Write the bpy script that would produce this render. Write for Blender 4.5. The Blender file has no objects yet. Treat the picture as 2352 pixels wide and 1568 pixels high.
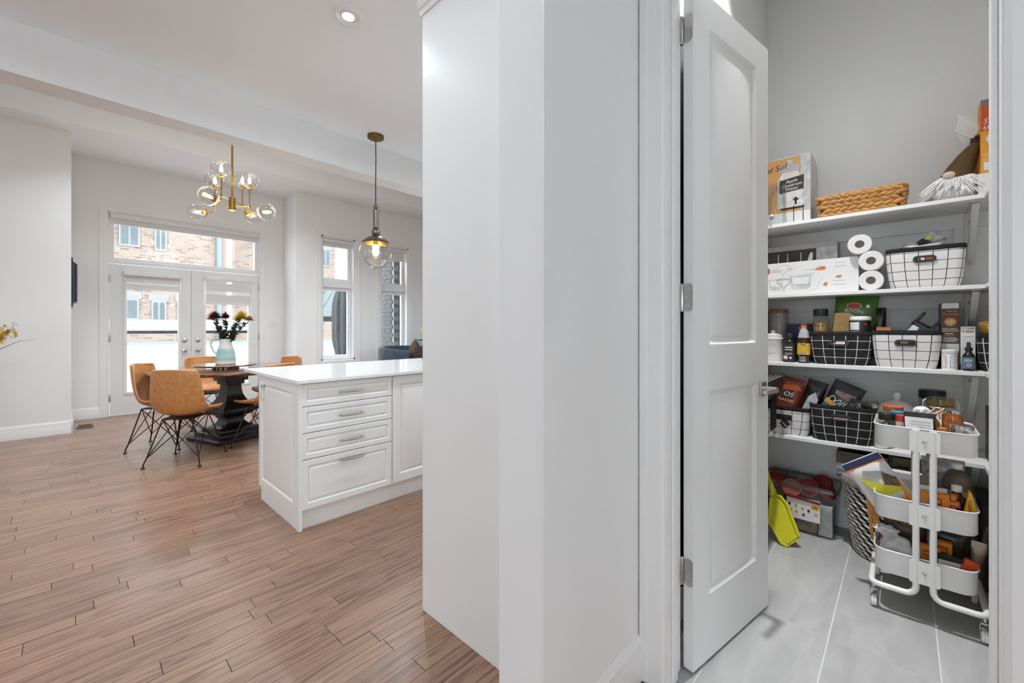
import bpy, bmesh, math, random
from mathutils import Vector, Matrix
random.seed(7)
SC = bpy.context.scene
COL = SC.collection
PI = math.pi

# ------------------------------------------------------------------ camera
YAW = math.atan(899.0 / 958.0)
cam_d = bpy.data.cameras.new('camera'); cam = bpy.data.objects.new('camera', cam_d); COL.objects.link(cam)
cam_d.sensor_width = 36.0; cam_d.lens = 36.0 * 958.0 / 2352.0
cam_d.shift_y = -29.0 / 2352.0; cam_d.clip_start = 0.02; cam_d.clip_end = 200
cam.location = (0, 0, 1.225); cam.rotation_euler = (PI / 2, 0, YAW - PI / 2)
SC.camera = cam

# ------------------------------------------------------------------ world, exposure
W = bpy.data.worlds.new('overcast_sky'); SC.world = W; W.use_nodes = True
bgn = W.node_tree.nodes['Background']
bgn.inputs[0].default_value = (0.86, 0.935, 1.0, 1); bgn.inputs[1].default_value = 5.0
SC.view_settings.view_transform = 'Standard'; SC.view_settings.look = 'None'
SC.view_settings.exposure = 0.15; SC.view_settings.gamma = 1.0
try: SC.view_settings.use_curve_mapping = False
except Exception: pass
SC.cycles.use_denoising = True
SC.cycles.max_bounces = 8; SC.cycles.diffuse_bounces = 5; SC.cycles.glossy_bounces = 3; SC.cycles.transparent_max_bounces = 16
SC.cycles.light_sampling_threshold = 0.02; SC.cycles.use_light_tree = False; SC.cycles.use_adaptive_sampling = True; SC.cycles.adaptive_threshold = 0.05
SC.cycles.caustics_reflective = False; SC.cycles.caustics_refractive = False
SC.cycles.sample_clamp_indirect = 6.0

POT_POWER = 7.2      # each recessed ceiling light
PANTRY_POWER = 4.8

# ------------------------------------------------------------------ materials
def lin(v):
    v /= 255.0
    return v / 12.92 if v <= 0.04045 else ((v + 0.055) / 1.055) ** 2.4
def S(r, g, b, k=1.0):
    return tuple(min(0.92, lin(x) * k) for x in (r, g, b))
MATS = {}
def mat(name, col, rough=0.5, metal=0.0, var=0.06, vscale=8.0, bump=0.0, bscale=60.0, alpha=1.0, spec=0.5, coat=0.0, emit=None, estr=0.0, sheen=0.0):
    if name in MATS: return MATS[name]
    m = bpy.data.materials.new(name); m.use_nodes = True
    nt = m.node_tree; b = nt.nodes['Principled BSDF']
    b.inputs['Roughness'].default_value = rough; b.inputs['Metallic'].default_value = metal
    b.inputs['Specular IOR Level'].default_value = spec
    b.inputs['Coat Weight'].default_value = coat
    if sheen: b.inputs['Sheen Weight'].default_value = sheen
    tc = nt.nodes.new('ShaderNodeTexCoord')
    nz = nt.nodes.new('ShaderNodeTexNoise'); nz.inputs['Scale'].default_value = vscale; nz.inputs['Detail'].default_value = 1 if var <= 0.03 else 3
    nt.links.new(tc.outputs['Object'], nz.inputs['Vector'])
    mr = nt.nodes.new('ShaderNodeMapRange'); mr.inputs['To Min'].default_value = 1 - var; mr.inputs['To Max'].default_value = 1 + var
    mr.inputs['From Min'].default_value = 0.25; mr.inputs['From Max'].default_value = 0.75
    nt.links.new(nz.outputs['Fac'], mr.inputs['Value'])
    mx = nt.nodes.new('ShaderNodeVectorMath'); mx.operation = 'SCALE'; mx.inputs[0].default_value = col
    nt.links.new(mr.outputs['Result'], mx.inputs['Scale'])
    nt.links.new(mx.outputs[0], b.inputs['Base Color'])
    if bump:
        n2 = nt.nodes.new('ShaderNodeTexNoise'); n2.inputs['Scale'].default_value = bscale; n2.inputs['Detail'].default_value = 3
        nt.links.new(tc.outputs['Object'], n2.inputs['Vector'])
        bp = nt.nodes.new('ShaderNodeBump'); bp.inputs['Strength'].default_value = bump; bp.inputs['Distance'].default_value = 0.004
        nt.links.new(n2.outputs['Fac'], bp.inputs['Height']); nt.links.new(bp.outputs[0], b.inputs['Normal'])
    if emit:
        b.inputs['Emission Color'].default_value = (*emit, 1); b.inputs['Emission Strength'].default_value = estr
    if alpha < 1: b.inputs['Alpha'].default_value = alpha
    MATS[name] = m
    return m
def glass(name, tint=(0.97, 0.98, 0.98), refl=0.06, rough=0.02, ior=1.3, pexp=4.0):
    if name in MATS: return MATS[name]
    m = bpy.data.materials.new(name); m.use_nodes = True; nt = m.node_tree; nt.nodes.clear()
    out = nt.nodes.new('ShaderNodeOutputMaterial'); tr = nt.nodes.new('ShaderNodeBsdfTransparent'); gl = nt.nodes.new('ShaderNodeBsdfGlossy')
    tr.inputs[0].default_value = (*tint, 1); gl.inputs['Roughness'].default_value = rough
    lw = nt.nodes.new('ShaderNodeLayerWeight'); lw.inputs['Blend'].default_value = 0.5
    pw = nt.nodes.new('ShaderNodeMath'); pw.operation = 'POWER'; pw.inputs[1].default_value = pexp; nt.links.new(lw.outputs['Facing'], pw.inputs[0])
    p2 = nt.nodes.new('ShaderNodeMath'); p2.operation = 'MULTIPLY'; p2.inputs[1].default_value = min(0.7, (ior - 1) * 2.2); nt.links.new(pw.outputs[0], p2.inputs[0])
    nz = nt.nodes.new('ShaderNodeTexNoise'); nz.inputs['Scale'].default_value = 3.0
    ad = nt.nodes.new('ShaderNodeMath'); ad.operation = 'MULTIPLY_ADD'; ad.inputs[1].default_value = refl; nt.links.new(nz.outputs['Fac'], ad.inputs[0])
    nt.links.new(p2.outputs[0], ad.inputs[2])
    mx = nt.nodes.new('ShaderNodeMixShader'); nt.links.new(ad.outputs[0], mx.inputs[0]); nt.links.new(tr.outputs[0], mx.inputs[1]); nt.links.new(gl.outputs[0], mx.inputs[2])
    nt.links.new(mx.outputs[0], out.inputs[0]); MATS[name] = m
    return m
def emis(name, col, st):
    if name in MATS: return MATS[name]
    m = bpy.data.materials.new(name); m.use_nodes = True; nt = m.node_tree; nt.nodes.clear()
    out = nt.nodes.new('ShaderNodeOutputMaterial'); e = nt.nodes.new('ShaderNodeEmission'); e.inputs[0].default_value = (*col, 1); e.inputs[1].default_value = st
    nt.links.new(e.outputs[0], out.inputs[0]); MATS[name] = m
    m.cycles.emission_sampling = 'NONE'     # the lamps beside them do the lighting
    return m
def nodes_of(name, col=(1, 1, 1), rough=0.5):
    m = mat(name, col, rough); nt = m.node_tree
    return m, nt, nt.nodes['Principled BSDF']

WALL = mat('wall_paint', (0.83, 0.83, 0.82), 0.75, var=0.012, vscale=1.3)
CEIL = mat('ceiling_paint', (0.895, 0.925, 0.94), 0.85, var=0.01, vscale=1.0)
TRIM = mat('trim_paint', (0.82, 0.82, 0.81), 0.35, var=0.012, vscale=2.0)
DOORP = mat('door_paint', (0.78, 0.78, 0.77), 0.4, var=0.012, vscale=2.0)
CAB = mat('cabinet_white', (0.87, 0.87, 0.855), 0.28, var=0.01, vscale=2.0)
SHELF = mat('shelf_white', (0.84, 0.835, 0.825), 0.5, var=0.015, vscale=4)
QUARTZ = mat('quartz_white', (0.86, 0.86, 0.85), 0.12, var=0.03, vscale=35)
CHROME = mat('brushed_nickel', (0.55, 0.54, 0.52), 0.28, 1.0, var=0.05)
STEEL = mat('steel', (0.62, 0.62, 0.62), 0.2, 1.0, var=0.04)
GOLD = mat('aged_brass', (0.50, 0.29, 0.06), 0.3, 1.0, var=0.1, vscale=30)
DKBRASS = mat('dark_brass', (0.22, 0.13, 0.045), 0.42, 1.0, var=0.25, vscale=25)
PEWTER = mat('pewter', (0.20, 0.185, 0.165), 0.38, 1.0, var=0.15, vscale=40)
GLOBE = glass('clear_glass_globe', (0.96, 0.955, 0.94), 0.14, 0.04, 1.34, 2.6)
PANE = glass('window_glass', (0.98, 0.985, 0.985), 0.03, 0.01, 1.25)
CLEAR = glass('clear_plastic', (0.86, 0.87, 0.86), 0.12, 0.12, 1.3)
JARG = glass('jar_glass', (0.88, 0.90, 0.90), 0.14, 0.03, 1.32)
BULBW = emis('bulb_warm', (1.0, 0.78, 0.42), 16.0)
LENS = emis('pot_lens', (1.0, 0.98, 0.93), 14.0)
BLK = mat('matte_black', (0.012, 0.012, 0.012), 0.5, var=0.2)
BLKF = mat('black_fabric', (0.012, 0.012, 0.012), 0.9, var=0.2, bump=0.2, bscale=300)
BLKPL = mat('black_plastic', (0.018, 0.017, 0.016), 0.35, var=0.1)
WHT = mat('white_gloss', (0.82, 0.82, 0.81), 0.25, var=0.01)
WHTM = mat('white_matte', (0.80, 0.79, 0.78), 0.7, var=0.02)
PAPER = mat('white_paper', (0.78, 0.78, 0.77), 0.6, var=0.03)
ENAM = mat('white_enamel', (0.80, 0.79, 0.775), 0.3, var=0.01)
GREYP = mat('grey_print', (0.42, 0.42, 0.42), 0.6)
DKTXT = mat('dark_ink', (0.03, 0.03, 0.03), 0.6)
WTXT = mat('white_ink', (0.82, 0.82, 0.82), 0.6)

# ------------------------------------------------------------------ mesh builder
class MB:
    def __init__(s): s.v = []; s.f = []; s.uv = []
    def add(s, vs, fs):
        o = len(s.v); s.v += [tuple(p) for p in vs]; s.f += [tuple(i + o for i in f) for f in fs]
    def box(s, x0, x1, y0, y1, z0, z1, M=None):
        vs = [(x0, y0, z0), (x1, y0, z0), (x1, y1, z0), (x0, y1, z0), (x0, y0, z1), (x1, y0, z1), (x1, y1, z1), (x0, y1, z1)]
        if M: vs = [M @ Vector(p) for p in vs]
        s.add(vs, [(0, 3, 2, 1), (4, 5, 6, 7), (0, 1, 5, 4), (1, 2, 6, 5), (2, 3, 7, 6), (3, 0, 4, 7)]); return s
    def loft(s, rings, cap0=True, cap1=True, closed=False):
        n = len(rings[0]); vs = [p for r in rings for p in r]; fs = []
        m = len(rings)
        for i in range(m if closed else m - 1):
            a = i * n; b = ((i + 1) % m) * n
            for j in range(n):
                k = (j + 1) % n; fs.append((a + j, a + k, b + k, b + j))
        if cap0 and not closed: fs.append(tuple(reversed(range(n))))
        if cap1 and not closed: fs.append(tuple(range((m - 1) * n, m * n)))
        s.add(vs, fs); return s
    def lathe(s, prof, n=20, c=(0, 0, 0), cap0=True, cap1=True, M=None):
        rings = []
        for r, z in prof:
            ring = [Vector((r * math.cos(2 * PI * i / n), r * math.sin(2 * PI * i / n), z)) for i in range(n)]
            if M: ring = [M @ p for p in ring]
            rings.append([(p[0] + c[0], p[1] + c[1], p[2] + c[2]) for p in ring])
        return s.loft(rings, cap0, cap1)
    def tube(s, pts, r, n=8, closed=False):
        pts = [Vector(p) for p in pts]; m = len(pts); rings = []; up = None
        for i, p in enumerate(pts):
            if closed: t = (pts[(i + 1) % m] - pts[i - 1])
            else: t = pts[min(i + 1, m - 1)] - pts[max(i - 1, 0)]
            t.normalize()
            if up is None: up = Vector((0, 0, 1)) if abs(t.z) < 0.9 else Vector((1, 0, 0))
            a = t.cross(up)
            if a.length < 1e-4: a = t.cross(Vector((0, 1, 0)))
            a.normalize(); b = a.cross(t).normalized(); up = b
            rr = r[i] if isinstance(r, (list, tuple)) else r
            rings.append([tuple(p + rr * (math.cos(2 * PI * j / n) * a + math.sin(2 * PI * j / n) * b)) for j in range(n)])
        return s.loft(rings, True, True, closed)
    def sphere(s, c, r, nu=14, nv=9, M=None):
        rx, ry, rz = (r, r, r) if not isinstance(r, (tuple, list)) else r
        rings = []
        for i in range(nv + 1):
            th = PI * (0.02 + 0.96 * i / nv)
            ring = [Vector((rx * math.sin(th) * math.cos(2 * PI * j / nu), ry * math.sin(th) * math.sin(2 * PI * j / nu), -rz * math.cos(th))) for j in range(nu)]
            if M: ring = [M @ p for p in ring]
            rings.append([(p[0] + c[0], p[1] + c[1], p[2] + c[2]) for p in ring])
        return s.loft(rings)
    def prism(s, poly, h0, h1, axis='z', M=None):
        # poly in 2D; axis z: (x,y); axis x: (y,z); axis y: (x,z)
        def mk(p, h): return {'z': (p[0], p[1], h), 'x': (h, p[0], p[1]), 'y': (p[0], h, p[1])}[axis]
        a = [mk(p, h0) for p in poly]; b = [mk(p, h1) for p in poly]
        if M: a = [M @ Vector(p) for p in a]; b = [M @ Vector(p) for p in b]
        return s.loft([a, b])
    def grid(s, fn, nu, nv):
        vs = [fn(i / nu, j / nv) for j in range(nv + 1) for i in range(nu + 1)]
        fs = [(j * (nu + 1) + i, j * (nu + 1) + i + 1, (j + 1) * (nu + 1) + i + 1, (j + 1) * (nu + 1) + i) for j in range(nv) for i in range(nu)]
        s.add(vs, fs); return s
    def build(s, name, m, parent=None, loc=(0, 0, 0), rot=(0, 0, 0), smooth=True, bevel=0.0, ang=40, seg=2, fix=True):
        me = bpy.data.meshes.new(name); me.from_pydata(s.v, [], s.f)
        if fix:
            bm = bmesh.new(); bm.from_mesh(me); bmesh.ops.recalc_face_normals(bm, faces=bm.faces); bm.to_mesh(me); bm.free()
        if smooth:
            for p in me.polygons: p.use_smooth = True
            me.set_sharp_from_angle(angle=math.radians(ang))
        me.materials.append(m)
        o = bpy.data.objects.new(name, me); COL.objects.link(o)
        o.location = loc; o.rotation_euler = rot
        if parent: o.parent = parent
        if bevel:
            b = o.modifiers.new('bevel', 'BEVEL'); b.width = bevel; b.segments = seg; b.limit_method = 'ANGLE'; b.angle_limit = math.radians(40)
        return o
def tag(o, label, cat, group=None):
    o['label'] = label; o['category'] = cat
    if group: o['group'] = group
    return o
def thing(name, label, cat, loc=(0, 0, 0), rot=(0, 0, 0), group=None):
    o = bpy.data.objects.new(name, None); COL.objects.link(o); o.empty_display_size = 0.05
    o.location = loc; o.rotation_euler = rot
    return tag(o, label, cat, group)
def struct(o): o['kind'] = 'structure'; return o
def copy_tree(o, parent=None):
    c = o.copy(); COL.objects.link(c); c.parent = parent
    for ch in list(o.children): copy_tree(ch, c)
    return c
def bx(name, m, x0, x1, y0, y1, z0, z1, parent=None, bevel=0.0, **k):
    return MB().box(x0, x1, y0, y1, z0, z1).build(name, m, parent, bevel=bevel, smooth=bevel > 0, **k)
def rrect(w, h, r, n=5, cx=0, cy=0):
    pts = []
    for (sx, sy, a0) in ((1, 1, 0), (-1, 1, 90), (-1, -1, 180), (1, -1, 270)):
        for i in range(n + 1):
            a = math.radians(a0 + 90 * i / n)
            pts.append((cx + sx * (w / 2 - r) + r * math.cos(a), cy + sy * (h / 2 - r) + r * math.sin(a)))
    return pts
def plate(parent, name, m, y0, y1, z0, z1, x, th=0.0008):
    return MB().box(x - th, x, y0, y1, z0, z1).build(name, m, parent, smooth=False)
def poly(parent, name, m, pts, x, th=0.0008):
    return MB().prism(pts, x - th, x, 'x').build(name, m, parent, smooth=False)
def txt(parent, name, s, size, y, z, x, m, rot=0.0, align='CENTER', shear=0.0, ext=0.0003, sx=1.0):
    # text lying on a face that looks towards -X
    cu = bpy.data.curves.new('t', 'FONT'); cu.body = s; cu.size = size; cu.align_x = align; cu.align_y = 'CENTER'
    cu.resolution_u = 2; cu.extrude = ext; cu.shear = shear
    to = bpy.data.objects.new('t', cu); COL.objects.link(to)
    me = bpy.data.meshes.new_from_object(to)
    bpy.data.objects.remove(to)
    me.name = name; me.materials.clear(); me.materials.append(m)
    o = bpy.data.objects.new(name, me); COL.objects.link(o)
    o.parent = parent; o.location = (x, y, z); o.scale = (sx, 1, 1)
    o.rotation_euler = (Matrix.Rotation(-PI / 2, 3, 'Z') @ Matrix.Rotation(PI / 2, 3, 'X') @ Matrix.Rotation(rot, 3, 'Z')).to_euler()
    return o
def lines(parent, name, m, y0, y1, zs, x, h=0.0015):
    mb = MB()
    for i, z in enumerate(zs):
        e = (y1 - y0) * (0.0 if i % 3 else 0.12)
        mb.box(x - 0.0006, x, y0 + e, y1, z - h / 2, z + h / 2)
    return mb.build(name, m, parent, smooth=False)
def nested(mb, w, h, steps, ox, oz, y0, flip=1):
    # routed panel facing -Y, rectangle w x h with lower-left (ox,oz); steps: (inset, depth)
    rings = []
    for ins, dp in steps:
        rings.append([(ox + ins, y0 + dp, oz + ins), (ox + w - ins, y0 + dp, oz + ins), (ox + w - ins, y0 + dp, oz + h - ins), (ox + ins, y0 + dp, oz + h - ins)])
    mb.loft(rings, cap0=False, cap1=True)

# ================================================================== STRUCTURE
ZK, ZG, ZT, ZP = 2.83, 3.54, 3.80, 3.58        # kitchen ceiling, great-room edge ceiling, tray ceiling
# ---- wood planks
def wood_floor_mat():
    m, nt, b = nodes_of('oak_floor', (1, 1, 1), 0.3)
    g = nt.nodes.new('ShaderNodeNewGeometry'); oi = nt.nodes.new('ShaderNodeObjectInfo')
    ad = nt.nodes.new('ShaderNodeMath'); ad.operation = 'ADD'; nt.links.new(g.outputs['Random Per Island'], ad.inputs[0]); nt.links.new(oi.outputs['Random'], ad.inputs[1])
    fr = nt.nodes.new('ShaderNodeMath'); fr.operation = 'FRACT'; nt.links.new(ad.outputs[0], fr.inputs[0])
    cmb = nt.nodes.new('ShaderNodeCombineXYZ')
    for i, k in enumerate((37.0, 11.0, 5.0)):
        mu = nt.nodes.new('ShaderNodeMath'); mu.operation = 'MULTIPLY'; mu.inputs[1].default_value = k; nt.links.new(fr.outputs[0], mu.inputs[0]); nt.links.new(mu.outputs[0], cmb.inputs[i])
    va = nt.nodes.new('ShaderNodeVectorMath'); va.operation = 'ADD'; nt.links.new(g.outputs['Position'], va.inputs[0]); nt.links.new(cmb.outputs[0], va.inputs[1])
    mp = nt.nodes.new('ShaderNodeMapping'); mp.inputs['Scale'].default_value = (0.42, 8.5, 1); nt.links.new(va.outputs[0], mp.inputs['Vector'])
    n1 = nt.nodes.new('ShaderNodeTexNoise'); n1.inputs['Scale'].default_value = 2.2; n1.inputs['Detail'].default_value = 3; n1.inputs['Distortion'].default_value = 0.6
    nt.links.new(mp.outputs[0], n1.inputs['Vector'])
    # cathedral growth rings: sine of a stretched noise
    ms = nt.nodes.new('ShaderNodeMath'); ms.operation = 'MULTIPLY'; ms.inputs[1].default_value = 44; nt.links.new(n1.outputs['Fac'], ms.inputs[0])
    sn = nt.nodes.new('ShaderNodeMath'); sn.operation = 'SINE'; nt.links.new(ms.outputs[0], sn.inputs[0])
    mp2 = nt.nodes.new('ShaderNodeMapping'); mp2.inputs['Scale'].default_value = (3.0, 170, 1); nt.links.new(va.outputs[0], mp2.inputs['Vector'])
    n2 = nt.nodes.new('ShaderNodeTexNoise'); n2.inputs['Scale'].default_value = 1.6; n2.inputs['Detail'].default_value = 5; nt.links.new(mp2.outputs[0], n2.inputs['Vector'])
    mr = nt.nodes.new('ShaderNodeMapRange'); mr.inputs['From Min'].default_value = 0.15; mr.inputs['From Max'].default_value = 1.0; nt.links.new(sn.outputs[0], mr.inputs['Value'])
    mul = nt.nodes.new('ShaderNodeMath'); mul.operation = 'MULTIPLY'; nt.links.new(mr.outputs[0], mul.inputs[0]); nt.links.new(n2.outputs['Fac'], mul.inputs[1])
    rp = nt.nodes.new('ShaderNodeValToRGB'); e = rp.color_ramp.elements
    e[0].position = 0.0; e[0].color = (*S(154, 118, 96), 1); e[1].position = 0.62; e[1].color = (*S(108, 77, 59), 1)
    nt.links.new(mul.outputs[0], rp.inputs[0])
    fine = nt.nodes.new('ShaderNodeMapRange'); fine.inputs['From Min'].default_value = 0.3; fine.inputs['From Max'].default_value = 0.7; fine.inputs['To Min'].default_value = 0.86; fine.inputs['To Max'].default_value = 1.07
    nt.links.new(n2.outputs['Fac'], fine.inputs['Value'])
    tone = nt.nodes.new('ShaderNodeMapRange'); tone.inputs['To Min'].default_value = 0.84; tone.inputs['To Max'].default_value = 1.12; nt.links.new(fr.outputs[0], tone.inputs['Value'])
    m3 = nt.nodes.new('ShaderNodeMath'); m3.operation = 'MULTIPLY'; nt.links.new(fine.outputs[0], m3.inputs[0]); nt.links.new(tone.outputs[0], m3.inputs[1])
    sc = nt.nodes.new('ShaderNodeVectorMath'); sc.operation = 'SCALE'; nt.links.new(rp.outputs[0], sc.inputs[0]); nt.links.new(m3.outputs[0], sc.inputs['Scale'])
    nt.links.new(sc.outputs[0], b.inputs['Base Color'])
    rr = nt.nodes.new('ShaderNodeMapRange'); rr.inputs['To Min'].default_value = 0.28; rr.inputs['To Max'].default_value = 0.40; b.inputs['Coat Weight'].default_value = 0.22; b.inputs['Coat Roughness'].default_value = 0.18; nt.links.new(n2.outputs['Fac'], rr.inputs['Value']); nt.links.new(rr.outputs[0], b.inputs['Roughness'])
    return m
OAK = wood_floor_mat()
GROOVE = mat('floor_groove', (0.06, 0.04, 0.03), 0.8)
floor = struct(bx('floor', GROOVE, -6.1, 6.3, -5.1, 8.3, -0.06, -0.007)); floor['label'] = 'brown oak strip floor'
unit = MB().box(-0.5, 0.5, -0.5, 0.5, -0.5, 0.5)
unit_me = bpy.data.meshes.new('plank'); unit_me.from_pydata(unit.v, [], unit.f); unit_me.materials.append(OAK)
PW = 0.0833
planks = []
row = 0; y = -5.0
while y < 8.2:
    x = -6.05 - random.random() * 0.8
    while x < 6.2:
        L = random.choice((0.35, 0.5, 0.62, 0.78, 0.95, 1.15, 1.3))
        a, bb = max(x, -6.05), min(x + L, 6.2); yc = y + PW / 2
        if yc < 0.75: bb = min(bb, 1.385)
        inside_pantry = a > 1.36 and yc < 0.75
        if bb - a > 0.05 and not inside_pantry:
            planks.append(((a + bb) / 2, yc, bb - a))
        x += L
    y += PW
def score(p):
    d = p[0] * 0.729 + p[1] * 0.684
    if d < 0.9: return 1e9
    s = (p[0] * 0.684 - p[1] * 0.729) / d; px = 1176 + 958 * s
    vis = -150 < px < 1160 and p[1] > 0.9 and not (p[1] > 2.6 and px > 620)
    if p[0] > 1.0 and p[1] < 1.55: vis = False
    return d if vis else 1e6 + d
planks.sort(key=score)
rest = MB()
for i, (cx_, cy_, L) in enumerate(planks):
    if i < 300:
        o = bpy.data.objects.new('plank', unit_me); COL.objects.link(o); o.parent = floor
        o.location = (cx_, cy_, -0.004 + random.uniform(-0.0003, 0.0)); o.scale = (L - 0.0022, PW - 0.0013, 0.008)
    else:
        rest.box(cx_ - L / 2 + 0.0011, cx_ + L / 2 - 0.0011, cy_ - PW / 2 + 0.0006, cy_ + PW / 2 - 0.0006, -0.008, 0)
ro = rest.build('far_planks', OAK, floor, smooth=False, fix=False); ro['kind'] = 'stuff'

# ---- pantry tiles (24 x 12 in)
def tile_mat():
    m, nt, b = nodes_of('grey_stone_tile', (1, 1, 1), 0.42)
    g = nt.nodes.new('ShaderNodeNewGeometry'); oi = nt.nodes.new('ShaderNodeObjectInfo')
    cmb = nt.nodes.new('ShaderNodeCombineXYZ')
    mu = nt.nodes.new('ShaderNodeMath'); mu.operation = 'MULTIPLY'; mu.inputs[1].default_value = 19.0; nt.links.new(oi.outputs['Random'], mu.inputs[0]); nt.links.new(mu.outputs[0], cmb.inputs[1])
    va = nt.nodes.new('ShaderNodeVectorMath'); va.operation = 'ADD'; nt.links.new(g.outputs['Position'], va.inputs[0]); nt.links.new(cmb.outputs[0], va.inputs[1])
    mp = nt.nodes.new('ShaderNodeMapping'); mp.inputs['Scale'].default_value = (1.2, 5, 1); mp.inputs['Rotation'].default_value = (0, 0, 0.35); nt.links.new(va.outputs[0], mp.inputs['Vector'])
    n1 = nt.nodes.new('ShaderNodeTexNoise'); n1.inputs['Scale'].default_value = 2.4; n1.inputs['Detail'].default_value = 7; n1.inputs['Distortion'].default_value = 0.8; nt.links.new(mp.outputs[0], n1.inputs['Vector'])
    rp = nt.nodes.new('ShaderNodeValToRGB'); e = rp.color_ramp.elements
    e[0].position = 0.3; e[0].color = (0.35, 0.35, 0.345, 1); e[1].position = 0.72; e[1].color = (0.46, 0.46, 0.455, 1)
    nt.links.new(n1.outputs['Fac'], rp.inputs[0]); nt.links.new(rp.outputs[0], b.inputs['Base Color'])
    return m
TILE = tile_mat()
pfloor = struct(bx('floor_pantry', mat('grout', (0.66, 0.66, 0.65), 0.8), 1.38, 3.4, -0.75, 0.72, -0.05, -0.0012)); pfloor['label'] = 'grey stone tile floor of the pantry'
tile_me = bpy.data.meshes.new('tile'); tile_me.from_pydata(unit.v, [], unit.f); tile_me.materials.append(TILE)
xs = [1.46 - 0.605, 1.46, 2.065, 2.67, 3.275, 3.88]; ys = [-1.039, -0.725, -0.411, -0.097, 0.217, 0.531, 0.845]
for i in range(len(xs) - 1):
    for j in range(len(ys) - 1):
        a, b_ = max(xs[i], 1.39), min(xs[i + 1], 3.29); c, d = max(ys[j], -0.62), min(ys[j + 1], 0.68)
        if b_ - a < 0.03 or d - c < 0.03: continue
        o = bpy.data.objects.new('tile', tile_me); COL.objects.link(o); o.parent = pfloor
        o.location = ((a + b_) / 2, (c + d) / 2, -0.003); o.scale = (b_ - a - 0.004, d - c - 0.004, 0.006)

# ---- ceilings and header beam
ck = MB().box(-6.1, 1.39, -5.1, 0.76, ZK, ZK + 0.1); ck.box(-6.1, 6.3, 0.76, 3.40, ZK, ZK + 0.1)
struct(ck.build('ceiling', CEIL, smooth=False))['label'] = 'white flat kitchen ceiling'
struct(bx('ceiling_pantry', CEIL, 1.30, 3.45, -0.95, 0.76, 3.55, 3.65))['label'] = 'high white pantry ceiling'
struct(bx('trim_header_beam', mat('beam_paint', (0.83, 0.83, 0.82), 0.8, var=0.01), -6.1, 6.3, 3.38, 3.56, 2.558, 4.0))['label'] = 'dropped header beam between kitchen and dining room'
g = MB().box(-6.1, 6.3, 3.5, 8.3, ZT, ZT + 0.1); g.box(-6.1, 6.3, 6.82, 8.3, ZG, ZT + 0.05)
struct(g.build('ceiling_great_room', CEIL, smooth=False))['label'] = 'high white dining room ceiling with raised tray'

# ---- walls
def wall(name, boxes, label, m=WALL):
    mb = MB()
    for q in boxes: mb.box(*q)
    o = struct(mb.build(name, m, smooth=False)); o['label'] = label; return o
HT = 3.95
# dining back wall with french door + transom opening
DX0, DX1, DZ = 0.385, 2.263, 2.862
wall('wall_back', [(-0.1, DX0, 8.08, 8.24, 0, HT), (DX1, 2.80, 8.08, 8.24, 0, HT), (DX0, DX1, 8.08, 8.24, DZ, HT)], 'white dining wall around the french doors')
# window wall
W2 = (3.045, 3.67); W3 = (4.187, 4.812); WZ = (0.66, 2.875)
wall('wall_window', [(2.635, W2[0], 7.45, 7.66, 0, HT), (W2[1], W3[0], 7.45, 7.66, 0, HT), (W3[1], 6.3, 7.45, 7.66, 0, HT),
                     (W2[0], W2[1], 7.45, 7.66, 0, WZ[0]), (W2[0], W2[1], 7.45, 7.66, WZ[1], HT), (W3[0], W3[1], 7.45, 7.66, 0, WZ[0]), (W3[0], W3[1], 7.45, 7.66, WZ[1], HT)], 'white wall with two tall narrow windows')
wall('wall_jog', [(2.635, 2.80, 7.66, 8.08, 0, HT)], 'narrow white return wall beside the french doors')
wall('wall_left', [(-6.1, 0.03, 7.15, 7.30, 0, HT), (-0.12, 0.03, 7.30, 8.08, 0, HT)], 'plain white wall left of the french doors')
# side and rear walls (out of view) with large windows added to let in daylight
SW = [(-1.75, 1.65, 0.3, 2.5), (4.7, 5.8, 0.4, 2.3)]
bxs = []; yy = -5.1
for a, b_, c, d in SW:
    bxs += [(-6.25, -6.1, yy, a, 0, HT), (-6.25, -6.1, a, b_, 0, c), (-6.25, -6.1, a, b_, d, HT)]; yy = b_
wall('wall_far_left', bxs + [(-6.25, -6.1, yy, 7.3, 0, HT)], 'white side wall out of the frame on the left')
RW = [(-3.2, -0.2, 0.05, 2.4)]
bxs = []; xx = -6.25
for a, b_, c, d in RW:
    bxs += [(xx, a, -5.25, -5.1, 0, HT), (a, b_, -5.25, -5.1, 0, c), (a, b_, -5.25, -5.1, d, HT)]; xx = b_
wall('wall_rear', bxs + [(xx, 6.3, -5.25, -5.1, 0, HT)], 'white wall behind the camera')
for n_, (a, b_, c, d) in enumerate(SW + RW):
    f = MB(); side = n_ < len(SW); w_ = 0.05; bars = [(a, a + w_, c, d), (b_ - w_, b_, c, d), (a + w_, b_ - w_, c, c + w_), (a + w_, b_ - w_, d - w_, d)]
    nb = max(1, round((b_ - a) / 1.3))
    for k in range(1, nb): q = a + (b_ - a) * k / nb; bars.append((q - 0.03, q + 0.03, c + w_, d - w_))
    for q in bars:
        f.box(-6.20, -6.14, *q) if side else f.box(q[0], q[1], -5.20, -5.14, q[2], q[3])
    o = struct(f.build(f'window_{n_ + 4}', TRIM, smooth=False)); o['label'] = 'large white framed window added outside the frame for daylight'
    p = MB().box(-6.175, -6.17, a + w_, b_ - w_, c + w_, d - w_) if side else MB().box(a + w_, b_ - w_, -5.175, -5.17, c + w_, d - w_)
    p.build('pane', PANE, o, smooth=False)
wall('wall_right', [(6.3, 6.45, -5.25, 7.66, 0, HT)], 'white wall at the far right')
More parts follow.
